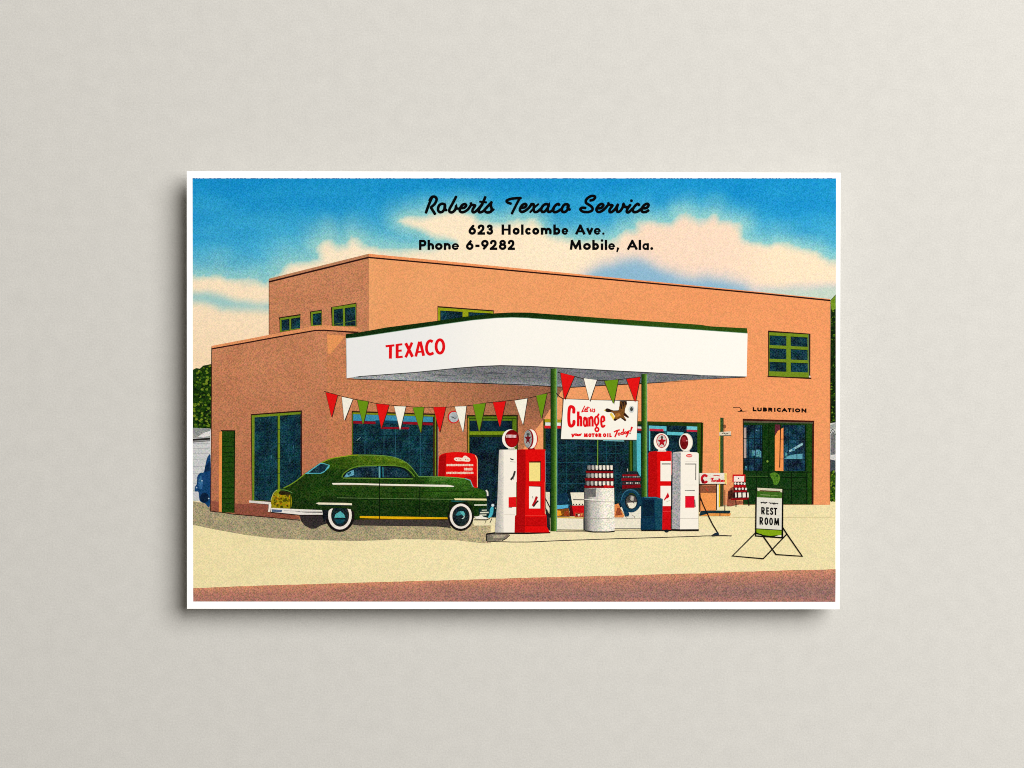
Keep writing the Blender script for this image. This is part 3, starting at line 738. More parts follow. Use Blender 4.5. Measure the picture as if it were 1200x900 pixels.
tm.poly(N2((10, 148), (300, 152), (625, 158), (628, 168), (300, 170), (10, 162)), (226, 176, 16), .18)
tm.line(N2((10, 170), (628, 174)), .7, (96, 60, 8), .2)
tm.line(N2((0, 24), (300, 27)), .5, (80, 110, 60), .3)
tm.line(A3((955, 592), (975, 620), (978, 675)), 1.9, (226, 222, 208), .12)
dl = car.sub('door_seam')
dl.line(A2((598, 430), (598, 1000)), .8, (10, 26, 8), .2); dl.line(A3((25, 545), (22, 960)), .7, (10, 26, 8), .2)
dl.line(A3((0, 612), (700, 612)), .6, (20, 48, 12), .3); dl.line(A2((0, 610), (1200, 632)), .5, (22, 46, 12), .4)
# front grille and bumper
gb = car.sub('bumper', label='chrome front bumper and grille bars')
gb.poly(A5((850, 430), (960, 430), (985, 560), (860, 540)), (14, 44, 44), .3)
for (x0, x1, y, w_) in ((790, 965, 382, 1.5), (895, 965, 455, 1.1), (870, 990, 488, 1.6), (865, 960, 522, 1.3)): gb.line(A5((x0, y), (x1, y - 2)), w_, (214, 218, 196), .2)
gb.poly(A5((785, 545), (840, 540), (890, 520), (915, 545), (970, 560), (968, 582), (820, 575)), (240, 236, 222), .15)
gb.line(A5((790, 588), (960, 590), (1010, 570)), 1.0, (30, 32, 30), .2)
gb.poly(catmull(A5((985, 550), (1005, 500), (1010, 440), (1040, 400), (1060, 420), (1055, 490), (1030, 545), (995, 560)), True), (70, 176, 190), .25)
gb.ell(*A5((1050, 385))[0], 1.8, 1.7, (214, 226, 224), .15, n=12); gb.ell(*A5((1087, 425))[0], .6, .6, (220, 210, 190), .1, n=8)
gb.line(A5((965, 580), (940, 640)), .5, (90, 84, 70), .2); gb.line(A5((1040, 570), (1012, 630)), .7, (34, 30, 28), .2)
rb = car.sub('bumper', label='chrome rear bumper with upright guard')
rb.poly(A4((150, 420), (320, 430), (600, 442), (870, 452), (880, 518), (560, 518), (300, 492), (150, 478)), (236, 230, 220), .15)
rb.poly(A4((160, 440), (310, 452), (300, 485), (165, 478)), (80, 100, 130), .35)
rb.poly(A4((480, 474), (870, 474), (872, 490), (640, 487)), (64, 62, 66), .4); rb.line(A4((330, 460), (560, 470)), .5, (140, 140, 150), .2)
rb.poly(A4((120, 372), (140, 350), (158, 380), (148, 430), (140, 478), (108, 478), (118, 430)), (240, 232, 218), .12)
rb.line(A4((150, 482), (300, 498), (560, 524), (880, 522)), .9, (40, 26, 24), .15)
# ------------------------------------------------------------------ pump island
isl = Part('printed_pump_island', label='low cream pump island with dark outlined kerb')
isl.poly(N2((895, 276), (965, 264), (1200, 262)) + N3((240, 255), (700, 250), (1260, 240)) + [(857, 627.4), (857, 628.3)] + N3((1200, 288), (600, 312), (200, 322)) + N2((1200, 332), (905, 327)), (240, 226, 182), .16)
isl.poly(N2((898, 278), (965, 268), (1062, 276), (1040, 306), (1005, 322), (906, 326)), (126, 118, 104), .4)
isl.poly(N2((940, 284), (1040, 280), (1020, 300), (950, 304)), (176, 166, 140), .35)
isl.line(N2((898, 276), (902, 326)), 1.2, (30, 26, 24), .1)
isl.line(N2((900, 276), (962, 266), (1090, 270), (1200, 270)) + N3((150, 264)), 1.8, (26, 22, 20), .2)
isl.line(N2((905, 326), (1080, 331), (1200, 331)) + N3((200, 322), (600, 308), (900, 300), (1200, 290)) + N4((150, 288), (345, 287)), 1.0, (58, 50, 42), .3)
isl.line(N2((1066, 280), (1040, 306), (1010, 322)), 1.0, (46, 40, 36), .2)
isl.line(N3((190, 256), (400, 256), (600, 248), (800, 248)), .8, (120, 108, 88), .3)

# ------------------------------------------------------------------ things on the island and by the window
def can(part, x, y, w, h, c=(228, 222, 206)):
    part.rect(x, y, x + w, y + h, (52, 50, 48), .2); part.rect(x + w * .38, y + .15, x + w, y + h - .2, c, .15)
B1 = K(645, 530, 12)
dk = Part('printed_oil_can_display', label='drum topped with three rows of white oil cans in red trays')
dr = dk.sub('drum')
def drumfn(x, y):
    t = (x - 684.5) / 35.5
    c = mixc((96, 94, 92), (196, 192, 184), smooth01(t / .3)) if t < .3 else mixc((196, 192, 184), (242, 236, 220), smooth01((t - .3) / .4))
    return c
dr.shade(B1((478, 505), (895, 495), (902, 900)) + L3((602, 800), (600, 852), (560, 858), (450, 858), (392, 850), (385, 760)) + B1((478, 900)), drumfn, .36, 3, 12)
dr.poly(B1((484, 512), (640, 508), (640, 625), (490, 630)), (110, 108, 106), .35)
dr.line(B1((478, 660), (640, 668), (900, 700)), .8, (236, 232, 220), .2); dr.line(B1((520, 690), (895, 700)), .7, (170, 164, 156), .3)
dr.line(L3((385, 760), (490, 768), (600, 762)), .7, (160, 154, 146), .3)
dr.line(L3((385, 560), (387, 850)), 1.2, (20, 30, 34), .2); dr.line(L3((392, 852), (450, 860), (560, 860), (602, 855)), 1.4, (30, 26, 24), .1)
for yt, yb, x0, x1, tray in ((180, 250, 515, 878, (265, 290)), (294, 362, 503, 885, (368, 400)), (405, 470, 495, 888, (472, 502))):
    rk = dk.sub('can_tray')
    rk.poly(B1((x0 - 5, yt), (x1, yt), (x1 + 4, yb + 30), (x0 - 12, yb + 30)), (20, 20, 22), .3)
    k = 7; ww = (x1 - x0) / k
    for i in range(k):
        a = x0 + i * ww; bright = mixc((140, 138, 134), (240, 232, 214), min(1, i / 2.2))
        rk.poly(B1((a + ww * .30, yt + 4), (a + ww * .93, yt + 4), (a + ww * .93, yb - 6), (a + ww * .62, yb), (a + ww * .36, yb - 8)), bright, .25)
        rk.poly(B1((a + ww * .02, yt + 6), (a + ww * .26, yt + 8), (a + ww * .24, yb - 14), (a + ww * .04, yb - 8)), (112, 110, 108), .3)
    rk.poly(B1((x0 - 20, tray[0] - 4), (x1 + 8, tray[0] + 2), (x1 + 4, tray[1] + 2), (x0 - 14, tray[1] - 2)), (126, 10, 18), .2)
    if yt > 400: rk.poly(B1((750, 460), (886, 470), (888, 492), (750, 500)), (206, 24, 26), .2)

bx = Part('printed_carton', label='white and red carton of cans by the display window')
bx.poly(B1((280, 566), (472, 564), (472, 745), (312, 748)), (238, 230, 206), .15)
bx.line(B1((320, 666), (472, 668)), 1.0, (44, 40, 36), .1)
for x in (318, 358, 400, 445): bx.line(B1((x, 730), (x + 16, 736)), 1.3, (40, 30, 30), .1)
bx.poly(B1((300, 752), (472, 748), (472, 900), (285, 900)), (206, 18, 24), .25)
bx.poly(B1((276, 740), (302, 752), (330, 900), (270, 900)), (84, 14, 20), .3)
bx.poly(B1((345, 850), (472, 850), (472, 912), (345, 912)), (170, 70, 50), .5)
for p in B1((370, 866), (400, 872), (440, 862)): bx.poly([(p[0] - 1.3, p[1]), (p[0] + 1.3, p[1]), (p[0], p[1] + 3)], random.choice([(240, 220, 200), (60, 30, 20), (226, 150, 80)]), .2)
ob = Part('printed_goods', label='orange and blue goods low in the display window')
ob.poly(B1((60, 745), (255, 735), (250, 780), (150, 795), (60, 800)), (84, 172, 206), .3)
ob.poly(B1((60, 800), (260, 790), (275, 905), (60, 905)), (128, 74, 26), .5)
ob.poly(B1((95, 815), (145, 825), (160, 885), (95, 895)), (238, 160, 40), .3)
ob.poly(B1((195, 830), (250, 820), (262, 900), (190, 900)), (150, 60, 24), .5)
ob.line(B1((140, 650), (185, 690)), .7, (170, 190, 170), .2); ob.poly(B1((235, 650), (262, 650), (262, 680), (240, 690)), (70, 130, 150), .4)
ob.poly(B1((95, 600), (230, 560), (260, 640), (240, 730), (95, 730)), (12, 50, 72), .5)
ob.line(L3((200, 758), (385, 762)), .8, (216, 170, 40), .2)
wb = Part('printed_white_board', label='narrow white board leaning beside the green post')
wb.poly(L3((116, 578), (146, 580), (146, 720), (118, 700)), (226, 220, 196), .2)
wb.line(L3((112, 620), (148, 690), (148, 760)), 1.3, (24, 22, 24), .1); wb.poly(L3((118, 690), (146, 740), (148, 850), (118, 850)), (36, 36, 38), .3)

# red rack, tyre and goods right of the drum
rr = Part('printed_oil_rack', label='dark red rack of oil cans behind the tyre')
rr.poly(L3((652, 455), (690, 432), (762, 434), (786, 480), (786, 590), (655, 585)), (30, 40, 44), .4)
rr.poly(L3((655, 456), (760, 455), (762, 468), (655, 468)), (134, 12, 24), .25)
rr.poly(L3((650, 482), (784, 482), (784, 500), (650, 500)), (128, 10, 22), .25); rr.poly(L3((655, 530), (784, 526), (784, 548), (655, 556)), (118, 10, 20), .25)
for i in range(10):
    rr.ell(*L3((665 + i * 12, 472))[0], .8, .9, random.choice([(150, 146, 140), (90, 96, 96)]), .3, n=8); rr.ell(*L3((663 + i * 12.5, 516))[0], .9, 1.1, random.choice([(200, 190, 180), (120, 116, 112), (90, 40, 44)]), .3, n=8)
rr.line(L3((692, 415), (694, 435)), .8, (196, 196, 180), .2)
gs = Part('printed_crate', label='small orange crate beside the drum')
gs.poly(L3((600, 668), (628, 660), (668, 745), (664, 758), (600, 758)), (226, 138, 76), .3)
gs.poly(L3((620, 690), (640, 690), (655, 740), (605, 745)), (150, 74, 44), .35)
ty = Part('printed_tyre', label='dark blue upright tyre in a display stand')
ty.poly(L3((640, 690), (672, 672), (790, 680), (790, 765), (690, 765)), (232, 226, 208), .2)
ty.poly(L3((636, 640), (662, 630), (705, 735), (698, 752), (676, 752)), (20, 58, 86), .35)
ty.ring(*L3((717, 640))[0], 9.6, 11.6, 4.6, (20, 60, 82), .45)
ty.ring(*L3((714, 638))[0], 10.6, 12.6, 1.0, (52, 106, 130), .3, a0=180, a1=330)
ty.ell(*L3((719, 648))[0], 6.6, 8.2, (84, 78, 74), .5)
ty.poly(L3((690, 655), (756, 652), (752, 680), (735, 696), (705, 692)), (236, 230, 210), .2)
ty.poly(L3((715, 605), (735, 610), (735, 640), (712, 640)), (190, 182, 172), .3); ty.line(L3((690, 620), (740, 660)), .7, (40, 36, 34), .2)
ty.ring(*L3((719, 648))[0], 6.9, 8.4, .9, (20, 26, 34), .2)
ty.line(L3((720, 740), (745, 755), (738, 762)), .5, (120, 110, 90), .2)

# ------------------------------------------------------------------ canopy
cp = Part('printed_canopy', label='long white canopy with green top edge')
fas_top = K5((1112, 340)) + K6((0, 330), (300, 285), (600, 240), (800, 212), (960, 197), (1080, 192), (1200, 196)) + K7((0, 197), (600, 240), (1200, 280)) + K8((200, 286), (456, 304))
fas_bot = K8((450, 607), (100, 596)) + K7((1200, 595), (600, 564), (0, 532)) + K6((1000, 527), (850, 533), (700, 545), (400, 575), (0, 605)) + K5((1118, 620))
sf = cp.sub('soffit')
def sof(x, y):
    c = mixc((158, 161, 162), (116, 118, 121), smooth01((x - 450) / 120)); c = mixc(c, (100, 102, 107), smooth01((x - 640) / 80) * .7)
    lowy = 446 + (x - 420) * .036
    c = mixc(c, (166, 174, 178), smooth01(1 - (lowy - y) / 10) * .7 if x < 670 else .15)
    return mixc(c, (60, 62, 66), .5 * max(0, noise.noise((x / 16, y / 2.0, 4))))
sf.shade(K5((1118, 612)) + fas_bot[::-1] + K8((440, 612), (0, 634)) + K7((830, 655), (290, 684), (0, 673)) + K6((600, 645), (0, 627)), sof, .5, 6, 3)
sf.line(K5((1118, 624)) + K6((0, 626), (600, 646), (1200, 667)) + K7((160, 678), (290, 684), (560, 668), (830, 655), (1200, 633)) + K8((0, 634), (440, 612)), 1.0, (42, 30, 28), .2)
sf.line(K6((0, 608), (400, 579), (700, 549), (850, 537), (1000, 531), (1200, 536)) + K7((600, 568), (1200, 599)), .9, (60, 60, 60), .3)
for i in range(16):
    x = random.uniform(500, 700); y = 431 + random.uniform(2, 14); sf.line([(x, y), (x + random.uniform(8, 30), y + random.uniform(.2, 1.4))], .45, (72, 74, 78), .3)
def fasc(x, y):
    return mixc((238, 238, 237), (251, 248, 240), smooth01((x - 470) / 130))
cp.shade(fas_top + fas_bot, fasc, .03, 12)
ed = cp.sub('roof_edge')
ed_top = K5((1112, 310)) + K6((0, 298), (200, 262), (560, 215), (800, 180), (960, 163), (1080, 157), (1200, 158)) + K7((0, 158), (600, 202), (1200, 243)) + K8((200, 255), (452, 268))
def edg(x, y): return mixc((20, 46, 14), (46, 78, 20), smooth01((x - 580) / 200) + .3 * noise.noise((x / 6, y / 3, 1)))
ed.shade(ed_top + fas_top[::-1], edg, .32, 8)
ed.line([(p[0], p[1] - .1) for p in fas_top], .6, (120, 160, 130), .2)
cp.line(K5((1117, 345), (1118, 620)), .6, (196, 196, 196), .1)
RED = (228, 18, 26)
tx = cp.sub('lettering'); Q = K(440, 390, 12); wr = 3.6
tx.line(Q((143, 190), (267, 176)), 2.6, RED, .08); tx.line(Q((212, 196), (210, 364)), wr, RED, .08)
tx.line(Q((305, 158), (305, 358)), wr, RED, .08)
for a, b in (((305, 170), (379, 161)), ((305, 256), (370, 249)), ((305, 346), (384, 336))): tx.line(Q(a, b), 2.5, RED, .08)
tx.line(Q((425, 145), (522, 338)), wr, RED, .08); tx.line(Q((515, 136), (425, 346)), 3.2, RED, .08)
tx.line(Q((567, 335), (618, 124)), 3.2, RED, .08); tx.line(Q((630, 122), (678, 324)), 3.5, RED, .08); tx.line(Q((588, 272), (655, 264)), 2.2, RED, .08)
tx.line(catmull(Q((806, 128), (770, 112), (735, 140), (718, 205), (728, 268), (765, 302), (818, 282))), 3.4, RED, .08)
tx.ring(*Q((907, 192))[0], 54 / 12, 94 / 12, 3.4, RED, .08)

# ------------------------------------------------------------------ poles
def pole(x0, x1, y0, y1, lab):
    p = Part('printed_canopy_post', label=lab)
    def f(x, y):
        t = (x - x0) / (x1 - x0)
        return mixc((22, 50, 14), (50, 92, 26), t / .5) if t < .5 else mixc((50, 92, 26), (112, 154, 56), (t - .5) / .35)
    p.shade([(x0, y0), (x1, y0), (x1, y1), (x0, y1)], f, .3, (x1 - x0) / 6, 20)
    p.line([(x1, y0 + 1), (x1, y1)], .5, (120, 190, 190), .15)
    return p

# ------------------------------------------------------------------ pennants
FC = {'r': (226, 22, 22), 'w': (246, 242, 226), 'g': (104, 146, 22)}
def string(name_lab, rope, flags):
    p = Part('printed_pennant_string', label=name_lab)
    p.line(rope, .8, (40, 28, 22), .15, smooth=True)
    for c, tri in flags:
        q = p.sub('pennant', label={'r': 'red', 'w': 'white', 'g': 'green'}[c] + ' pennant')
        a, b, t = tri
        q.poly([(b[0], b[1]), (b[0] + .8, b[1] + .2), (t[0] + 1.0, t[1] + 1.6), (t[0], t[1] - 3)], (58, 38, 30), .25)
        q.poly([a, b, (t[0] + .25, t[1]), (t[0] - .25, t[1])], FC[c], .1)
        q.line([a, (t[0] - .2, t[1])], .4, (96, 60, 40) if c != 'w' else (150, 130, 110), .2)
rope1 = M1((78, 148), (205, 184), (345, 219), (490, 245), (565, 262), (690, 276), (845, 291), (1010, 297)) + M2((97, 297), (290, 285), (470, 259), (660, 239), (865, 214), (1050, 166), (1080, 158))
flags1 = [('r', M1((93, 158), (205, 185), (148, 388))), ('w', M1((244, 200), (347, 222), (268, 420))), ('g', M1((388, 230), (494, 246), (443, 457))), ('r', M1((566, 266), (688, 276), (615, 490))),
          ('w', M1((734, 288), (844, 291), (790, 508))), ('g', M1((908, 300), (1014, 298), (985, 535))), ('r', M2((-18, 298), (98, 298), (42, 528))), ('w', M2((183, 292), (292, 288), (260, 528))),
          ('g', M2((353, 272), (472, 260), (412, 522))), ('r', M2((540, 254), (660, 242), (605, 478))), ('w', M2((743, 236), (864, 216), (822, 458))), ('g', M2((946, 190), (1047, 170), (995, 402)))]
string('long sagging string of red white and green pennants', rope1, flags1)
pole(645.2, 652.6, 431.8, 622.5, 'green round canopy post beside the red pump')
pole(751.6, 758.2, 438.2, 582.5, 'green round canopy post behind the blue bin')
flags2 = [('r', K7((220, 580), (319, 605), (248, 766))), ('w', K7((384, 620), (476, 632), (425, 778))), ('g', K7((529, 638), (627, 628), (592, 797))), ('r', K7((684, 625), (781, 612), (745, 784)))]

# ------------------------------------------------------------------ banner
bn = Part('printed_banner', label='white banner with red lettering and a flying goose')
C = K(650, 460, 12)
bn.line(C((20, 10), (60, 50), (120, 88)), 1.0, (40, 30, 28), .1); bn.line(C((118, 88), (116, 200), (98, 420), (86, 655)), .9, (60, 56, 50), .1)
bn.line(C((118, 88), (500, 104), (1000, 112), (1180, 118)), .9, (50, 36, 28), .1); bn.line(C((1172, 118), (1165, 400), (1150, 660)), .6, (120, 80, 56), .1)
bn.poly(C((128, 92), (500, 106), (1168, 122), (1152, 664), (600, 660), (88, 652), (104, 420)), (248, 244, 232), .03)
bn.line(C((92, 658), (600, 665), (1150, 670)), .7, (70, 70, 66), .1)
bl = bn.sub('lettering')
bl.line(catmull(C((268, 282), (268, 225), (240, 200), (212, 210), (200, 290), (200, 400), (212, 460), (240, 470), (268, 440), (272, 400))), 3.7, RED, .08, cap=True)
def bstroke(w, *p, sm=False, **k): bl.line(C(*p), w * 1.28, RED, .08, smooth=sm, **k)
bstroke(2.4, (332, 266), (330, 476)); bstroke(2.2, (334, 372), (350, 345), (368, 350), (372, 390), (372, 476), sm=True)
bl.ring(*C((428, 420))[0], 1.6, 4.4, 2.20, RED, .08); bstroke(2.1, (450, 352), (456, 480)); bstroke(1.6, (408, 372), (422, 350), (446, 360), sm=True)
bstroke(2.2, (488, 345), (490, 478)); bstroke(2.0, (490, 380), (508, 346), (526, 354), (533, 400), (533, 478), sm=True)
bl.ring(*C((590, 398))[0], 2.2, 5.0, 2.32, RED, .08); bstroke(1.7, (600, 340), (622, 296)); bl.ring(*C((594, 520))[0], 2.0, 2.2, 2.07, RED, .08); bstroke(1.6, (585, 455), (592, 500))
bstroke(1.7, (660, 410), (698, 404)); bstroke(2.0, (698, 404), (694, 350), (676, 336), (658, 360), (656, 430), (668, 478), (690, 476), (704, 455), sm=True)
bstroke(1.0, (424, 186), (405, 225), (382, 272), (402, 262), (422, 266), sm=True); bstroke(.95, (425, 252), (442, 240), (438, 226), (426, 236), (424, 258), (440, 268), (452, 256), sm=True)
bstroke(1.0, (470, 196), (456, 240), (456, 266), (470, 264)); bstroke(.9, (440, 216), (494, 214))
bstroke(1.0, (508, 226), (500, 252), (508, 266), (524, 256), (532, 228), (528, 262), (538, 266)); bstroke(1.0, (568, 232), (552, 236), (564, 254), (556, 272), (540, 270), sm=True)
# your
bstroke(1.3, (240, 578), (248, 600), (268, 598), (280, 576)); bstroke(1.3, (278, 580), (262, 612), (244, 626)); bl.ring(*C((300, 592))[0], .9, 1.0, 1.34, RED, .08)
bstroke(1.2, (324, 580), (322, 604), (340, 606), (346, 580)); bstroke(1.2, (362, 582), (358, 610)); bstroke(1.1, (360, 590), (380, 578))
text(bl, [(c, 650 + a / 12, 650 + b / 12) for c, a, b in (('M', 410, 466), ('O', 472, 518), ('T', 518, 562), ('O', 568, 608), ('R', 614, 658), ('O', 678, 726), ('I', 738, 756), ('L', 768, 802))],
     460 + 628 / 12, 460 + 572 / 12, 1.65, RED, slope=0.0, g=.08)
bstroke(1.3, (832, 556), (870, 536), (915, 524)); bstroke(1.4, (884, 538), (866, 580), (846, 628)); bl.ring(*C((906, 584))[0], 1.1, 1.3, 1.34, RED, .08)
bl.ring(*C((948, 574))[0], 1.1, 1.3, 1.34, RED, .08); bstroke(1.2, (972, 508), (962, 560), (966, 592)); bl.ring(*C((994, 566))[0], 1.0, 1.2, 1.34, RED, .08); bstroke(1.1, (1008, 548), (1010, 580))
bstroke(1.2, (1022, 540), (1026, 568), (1044, 560)); bstroke(1.3, (1050, 528), (1030, 580), (1004, 628)); bstroke(1.9, (1088, 482), (1066, 550), w1=1.2); bl.ell(*C((1060, 572))[0], .8, .9, (100, 30, 40), .08, n=10)
go = bn.sub('goose')
BR = (120, 76, 34); DB = (44, 26, 20)
go.poly(C((770, 300), (800, 285), (845, 345), (830, 395)), (236, 206, 90), .2)
go.poly(C((715, 265), (740, 225), (790, 240), (850, 258), (900, 246), (912, 180), (915, 118), (1012, 120), (1018, 160), (990, 230), (985, 280), (1050, 348), (1030, 358), (970, 325), (1010, 388), (990, 405), (930, 355), (880, 382), (850, 402), (828, 388), (850, 335), (820, 285), (780, 275), (740, 274)), BR, .3)
go.poly(catmull(C((705, 250), (735, 222), (785, 238), (800, 262), (770, 276), (730, 272)), True), DB, .2)
go.poly(C((688, 246), (715, 238), (712, 262)), (230, 200, 70), .1)
go.poly(C((930, 118), (1008, 120), (1014, 160), (970, 190), (950, 230), (930, 230), (920, 180)), DB, .3)
go.poly(C((985, 285), (1048, 346), (1030, 356), (965, 310)), DB, .2); go.poly(C((945, 350), (1005, 388), (990, 402), (935, 362)), DB, .2)
go.poly(C((850, 300), (905, 280), (930, 320), (880, 350), (848, 350)), (176, 116, 50), .3); go.poly(C((835, 370), (880, 372), (852, 400), (830, 390)), DB, .3)
go.line(C((940, 130), (960, 240)), .8, (132, 88, 44), .3); go.line(C((980, 130), (975, 200)), .7, (110, 70, 36), .3); go.line(C((800, 258), (900, 255)), .9, DB, .2)
lg = bn.sub('emblem'); lg.ell(*C((1080, 236))[0], 3.3, 4.1, (204, 208, 204), .3); lg.ell(*C((1080, 234))[0], 1.7, 2.6, (64, 70, 66), .4, n=14)
string('short string of pennants between the two posts', K7((200, 576), (225, 583), (318, 606), (400, 625), (530, 636), (625, 629), (785, 611)), flags2)

# ------------------------------------------------------------------ fuel pumps
def pump(lab): return Part('printed_fuel_pump', label=lab)
F1, F2 = K(575, 490, 12), K(565, 560, 12)
WH = (248, 241, 227)
p1 = pump('white fuel pump with a red square, half behind the red pump')
p1.poly(F1((118, 450), (130, 444), (370, 440), (368, 900)) + F2((480, 60), (478, 520), (462, 535), (455, 768), (180, 768), (192, 600), (215, 300)) + F1((103, 880)), WH, .04)
p1.shade(F1((118, 450), (182, 446), (182, 880)) + F2((300, 300), (302, 768), (180, 768), (192, 600), (215, 300)) + F1((103, 880)), lambda x, y: mixc((182, 180, 174), (224, 218, 206), (x - 582) / 8), .2, 3, 10)
p1.line(F1((275, 568), (300, 582), (322, 582)), 1.4, (50, 48, 44), .1); p1.line(F1((275, 612), (350, 618)), .6, (150, 146, 138), .2)
p1.line(F1((342, 745), (320, 820), (282, 868)), 2.3, (62, 56, 52), .3); p1.line(F1((300, 830), (325, 860)), .9, (40, 38, 36), .1)
p1.line(F2((312, 512), (462, 512)), .5, (214, 206, 190), .1)
p1.poly(F2((372, 272), (480, 268), (480, 410), (372, 412)), (226, 22, 24), .12); p1.line(F2((372, 414), (420, 416)), .6, (96, 30, 26), .1)
gl = p1.sub('globe', label='red faced round globe with white lettering')
gl.poly(F1((245, 420), (345, 420), (330, 452), (255, 452)), (196, 192, 180), .25)
gl.ell(*F1((278, 292))[0], 9.8, 11.2, WH, .1); gl.ell(*F1((300, 288))[0], 8.3, 10.3, (120, 8, 14), .15); gl.ell(*F1((300, 310))[0], 6.6, 7.8, (170, 10, 16), .15)
x = 220
while x < 360: gl.poly(F1((x, 235 + random.uniform(-6, 6)), (x + 14, 232), (x + 13, 275), (x + 1, 276)), (226, 206, 204), .15); x += 18
gl.line(F1((225, 285), (365, 285)), .6, (96, 6, 12), .1)
p2 = pump('red fuel pump with a yellow panel, left pair')
p2.poly(F1((368, 452), (400, 444), (440, 438), (768, 438), (768, 470)) + F2((888, 60), (886, 505), (905, 525), (912, 690), (930, 720), (946, 766), (455, 768), (462, 540), (482, 522), (486, 200)), (224, 14, 14), .12)
p2.poly(F1((368, 452), (400, 444), (490, 446), (492, 900)) + F2((606, 300), (605, 520), (600, 768), (455, 768), (462, 540), (482, 522), (486, 200)), (176, 8, 12), .2)
p2.poly(F2((612, 550), (900, 550), (905, 680), (612, 672)), (196, 10, 12), .2)
p2.line(F2((606, 528), (900, 528)), .6, (240, 60, 50), .1); p2.line(F2((480, 672), (910, 676)), .6, (150, 6, 8), .15)
p2.line(F2((884, 60), (884, 500)), .6, (236, 130, 110), .15); p2.line(F1((768, 460), (770, 900)), .7, (150, 130, 130), .2)
pn = p2.sub('panel', label='pale yellow dial panel')
pn.poly(F1((540, 608), (706, 604), (706, 888), (540, 888)), (90, 24, 16), .1); pn.poly(F1((542, 625), (696, 625), (696, 886), (542, 886)), (246, 226, 138), .1)
pn.line(F1((570, 618), (660, 618)), .9, (60, 24, 18), .1)
pn2 = p2.sub('panel'); pn2.poly(F2((660, 112), (832, 120), (832, 432), (660, 432)), (120, 10, 12), .1); pn2.poly(F2((660, 120), (818, 126), (818, 430), (660, 430)), WH, .04)
nz_ = p2.sub('nozzle'); nz_.line(F2((770, 262), (745, 330), (712, 395)), 2.8, (186, 18, 28), .2); nz_.line(F2((790, 320), (760, 350), (720, 405)), 1.8, (50, 36, 34), .2); nz_.line(F2((708, 258), (716, 290)), .7, (130, 130, 120), .2)
g2 = p2.sub('globe', label='narrow globe with a star seen at an angle')
g2.poly(F1((520, 410), (610, 410), (625, 440), (530, 440)), (110, 14, 16), .2)
g2.ell(*F1((580, 292))[0], 7.0, 11.3, (206, 40, 44), .12); g2.ell(*F1((568, 292))[0], 6.8, 11.2, WH, .1); g2.ell(*F1((535, 292))[0], 5.7, 10.9, (140, 16, 26), .15); g2.ell(*F1((524, 292))[0], 4.7, 10.3, (152, 154, 152), .45)
def star(part, cx, cy, rx, ry, col, rot=0):
    P = []
    for i in range(10):
        a = math.radians(-90 + i * 36) + rot; r = 1 if i % 2 == 0 else .42; P.append((cx + rx * r * math.cos(a), cy + ry * r * math.sin(a)))
    part.poly(P, col, .15)
star(g2, *F1((524, 290))[0], 4.0, 7.2, (110, 18, 30)); g2.ell(*F1((526, 225))[0], 2.0, 1.6, (70, 74, 74), .3, n=10)
H1, H2 = K(735, 490, 12), K(735, 555, 12)
p3 = pump('red fuel pump with a star globe, right pair')
p3.poly(H1((298, 500), (312, 474), (400, 466), (600, 464), (628, 474)) + H2((628, 300), (618, 790), (300, 790), (298, 200)), (222, 14, 14), .12)
p3.poly(H1((298, 500), (312, 474), (420, 476)) + H2((425, 100), (425, 400), (300, 400), (298, 200)), (184, 8, 12), .2)
p3.poly(H2((500, 460), (612, 460), (610, 785), (495, 785)), (206, 14, 20), .18); p3.line(H2((500, 530), (612, 528)), .6, (240, 70, 70), .15); p3.line(H2((500, 640), (612, 638)), .6, (150, 6, 10), .15)
p3.line(H2((622, 0), (618, 780)), 1.2, (30, 26, 30), .2); p3.line(H1((618, 480), (622, 800)), .8, (196, 120, 120), .2)
q1 = p3.sub('panel'); q1.poly(H1((468, 604), (618, 604), (618, 886), (468, 886)), WH, .04); q1.line(H1((485, 644), (612, 644)), 1.2, (84, 84, 76), .4)
q2 = p3.sub('panel'); q2.poly(H2((468, 172), (616, 172), (616, 456), (468, 456)), WH, .04)
q2.poly(H2((572, 262), (592, 320), (575, 345), (548, 352), (522, 382), (518, 360), (538, 330)), (206, 20, 34), .2); q2.line(H2((545, 400), (610, 372)), .5, (196, 186, 150), .15)
g3 = p3.sub('globe', label='white round globe with a red star')
g3.poly(H1((440, 440), (540, 440), (550, 470), (425, 470)), (226, 214, 204), .2)
g3.ell(*H1((480, 332))[0], 9.0, 10.1, WH, .1); g3.ring(*H1((484, 322))[0], 5.8, 7.6, .9, (190, 34, 44), .15); g3.ell(*H1((484, 322))[0], 5.3, 7.1, (214, 208, 196), .35)
star(g3, *H1((487, 330))[0], 5.6, 6.8, (176, 20, 32)); g3.ell(*H1((488, 270))[0], 1.6, 1.8, (84, 80, 76), .4, n=10)
bi = Part('printed_bin', label='dark teal blue tapered bin in front of the right pumps')
bi.poly(H2((195, 345), (240, 325), (400, 325), (440, 335), (500, 355), (498, 480), (492, 795), (192, 795)), (12, 52, 74), .4)
bi.poly(H2((385, 340), (440, 350), (500, 362), (496, 560), (490, 790), (398, 790)), (24, 72, 90), .4)
bi.poly(H2((215, 370), (375, 370), (378, 600), (215, 600)), (6, 36, 54), .4); bi.line(H2((240, 335), (400, 335), (495, 362)), .9, (60, 122, 140), .25); bi.line(H2((200, 620), (490, 622)), .6, (6, 30, 46), .2)
bi.ell(*H2((555, 806))[0], 2.6, 1.9, (24, 40, 50), .3, n=12); bi.line(H2((200, 798), (620, 798)), 1.6, (26, 24, 26), .2)
p4 = pump('white fuel pump with grey side, rightmost')
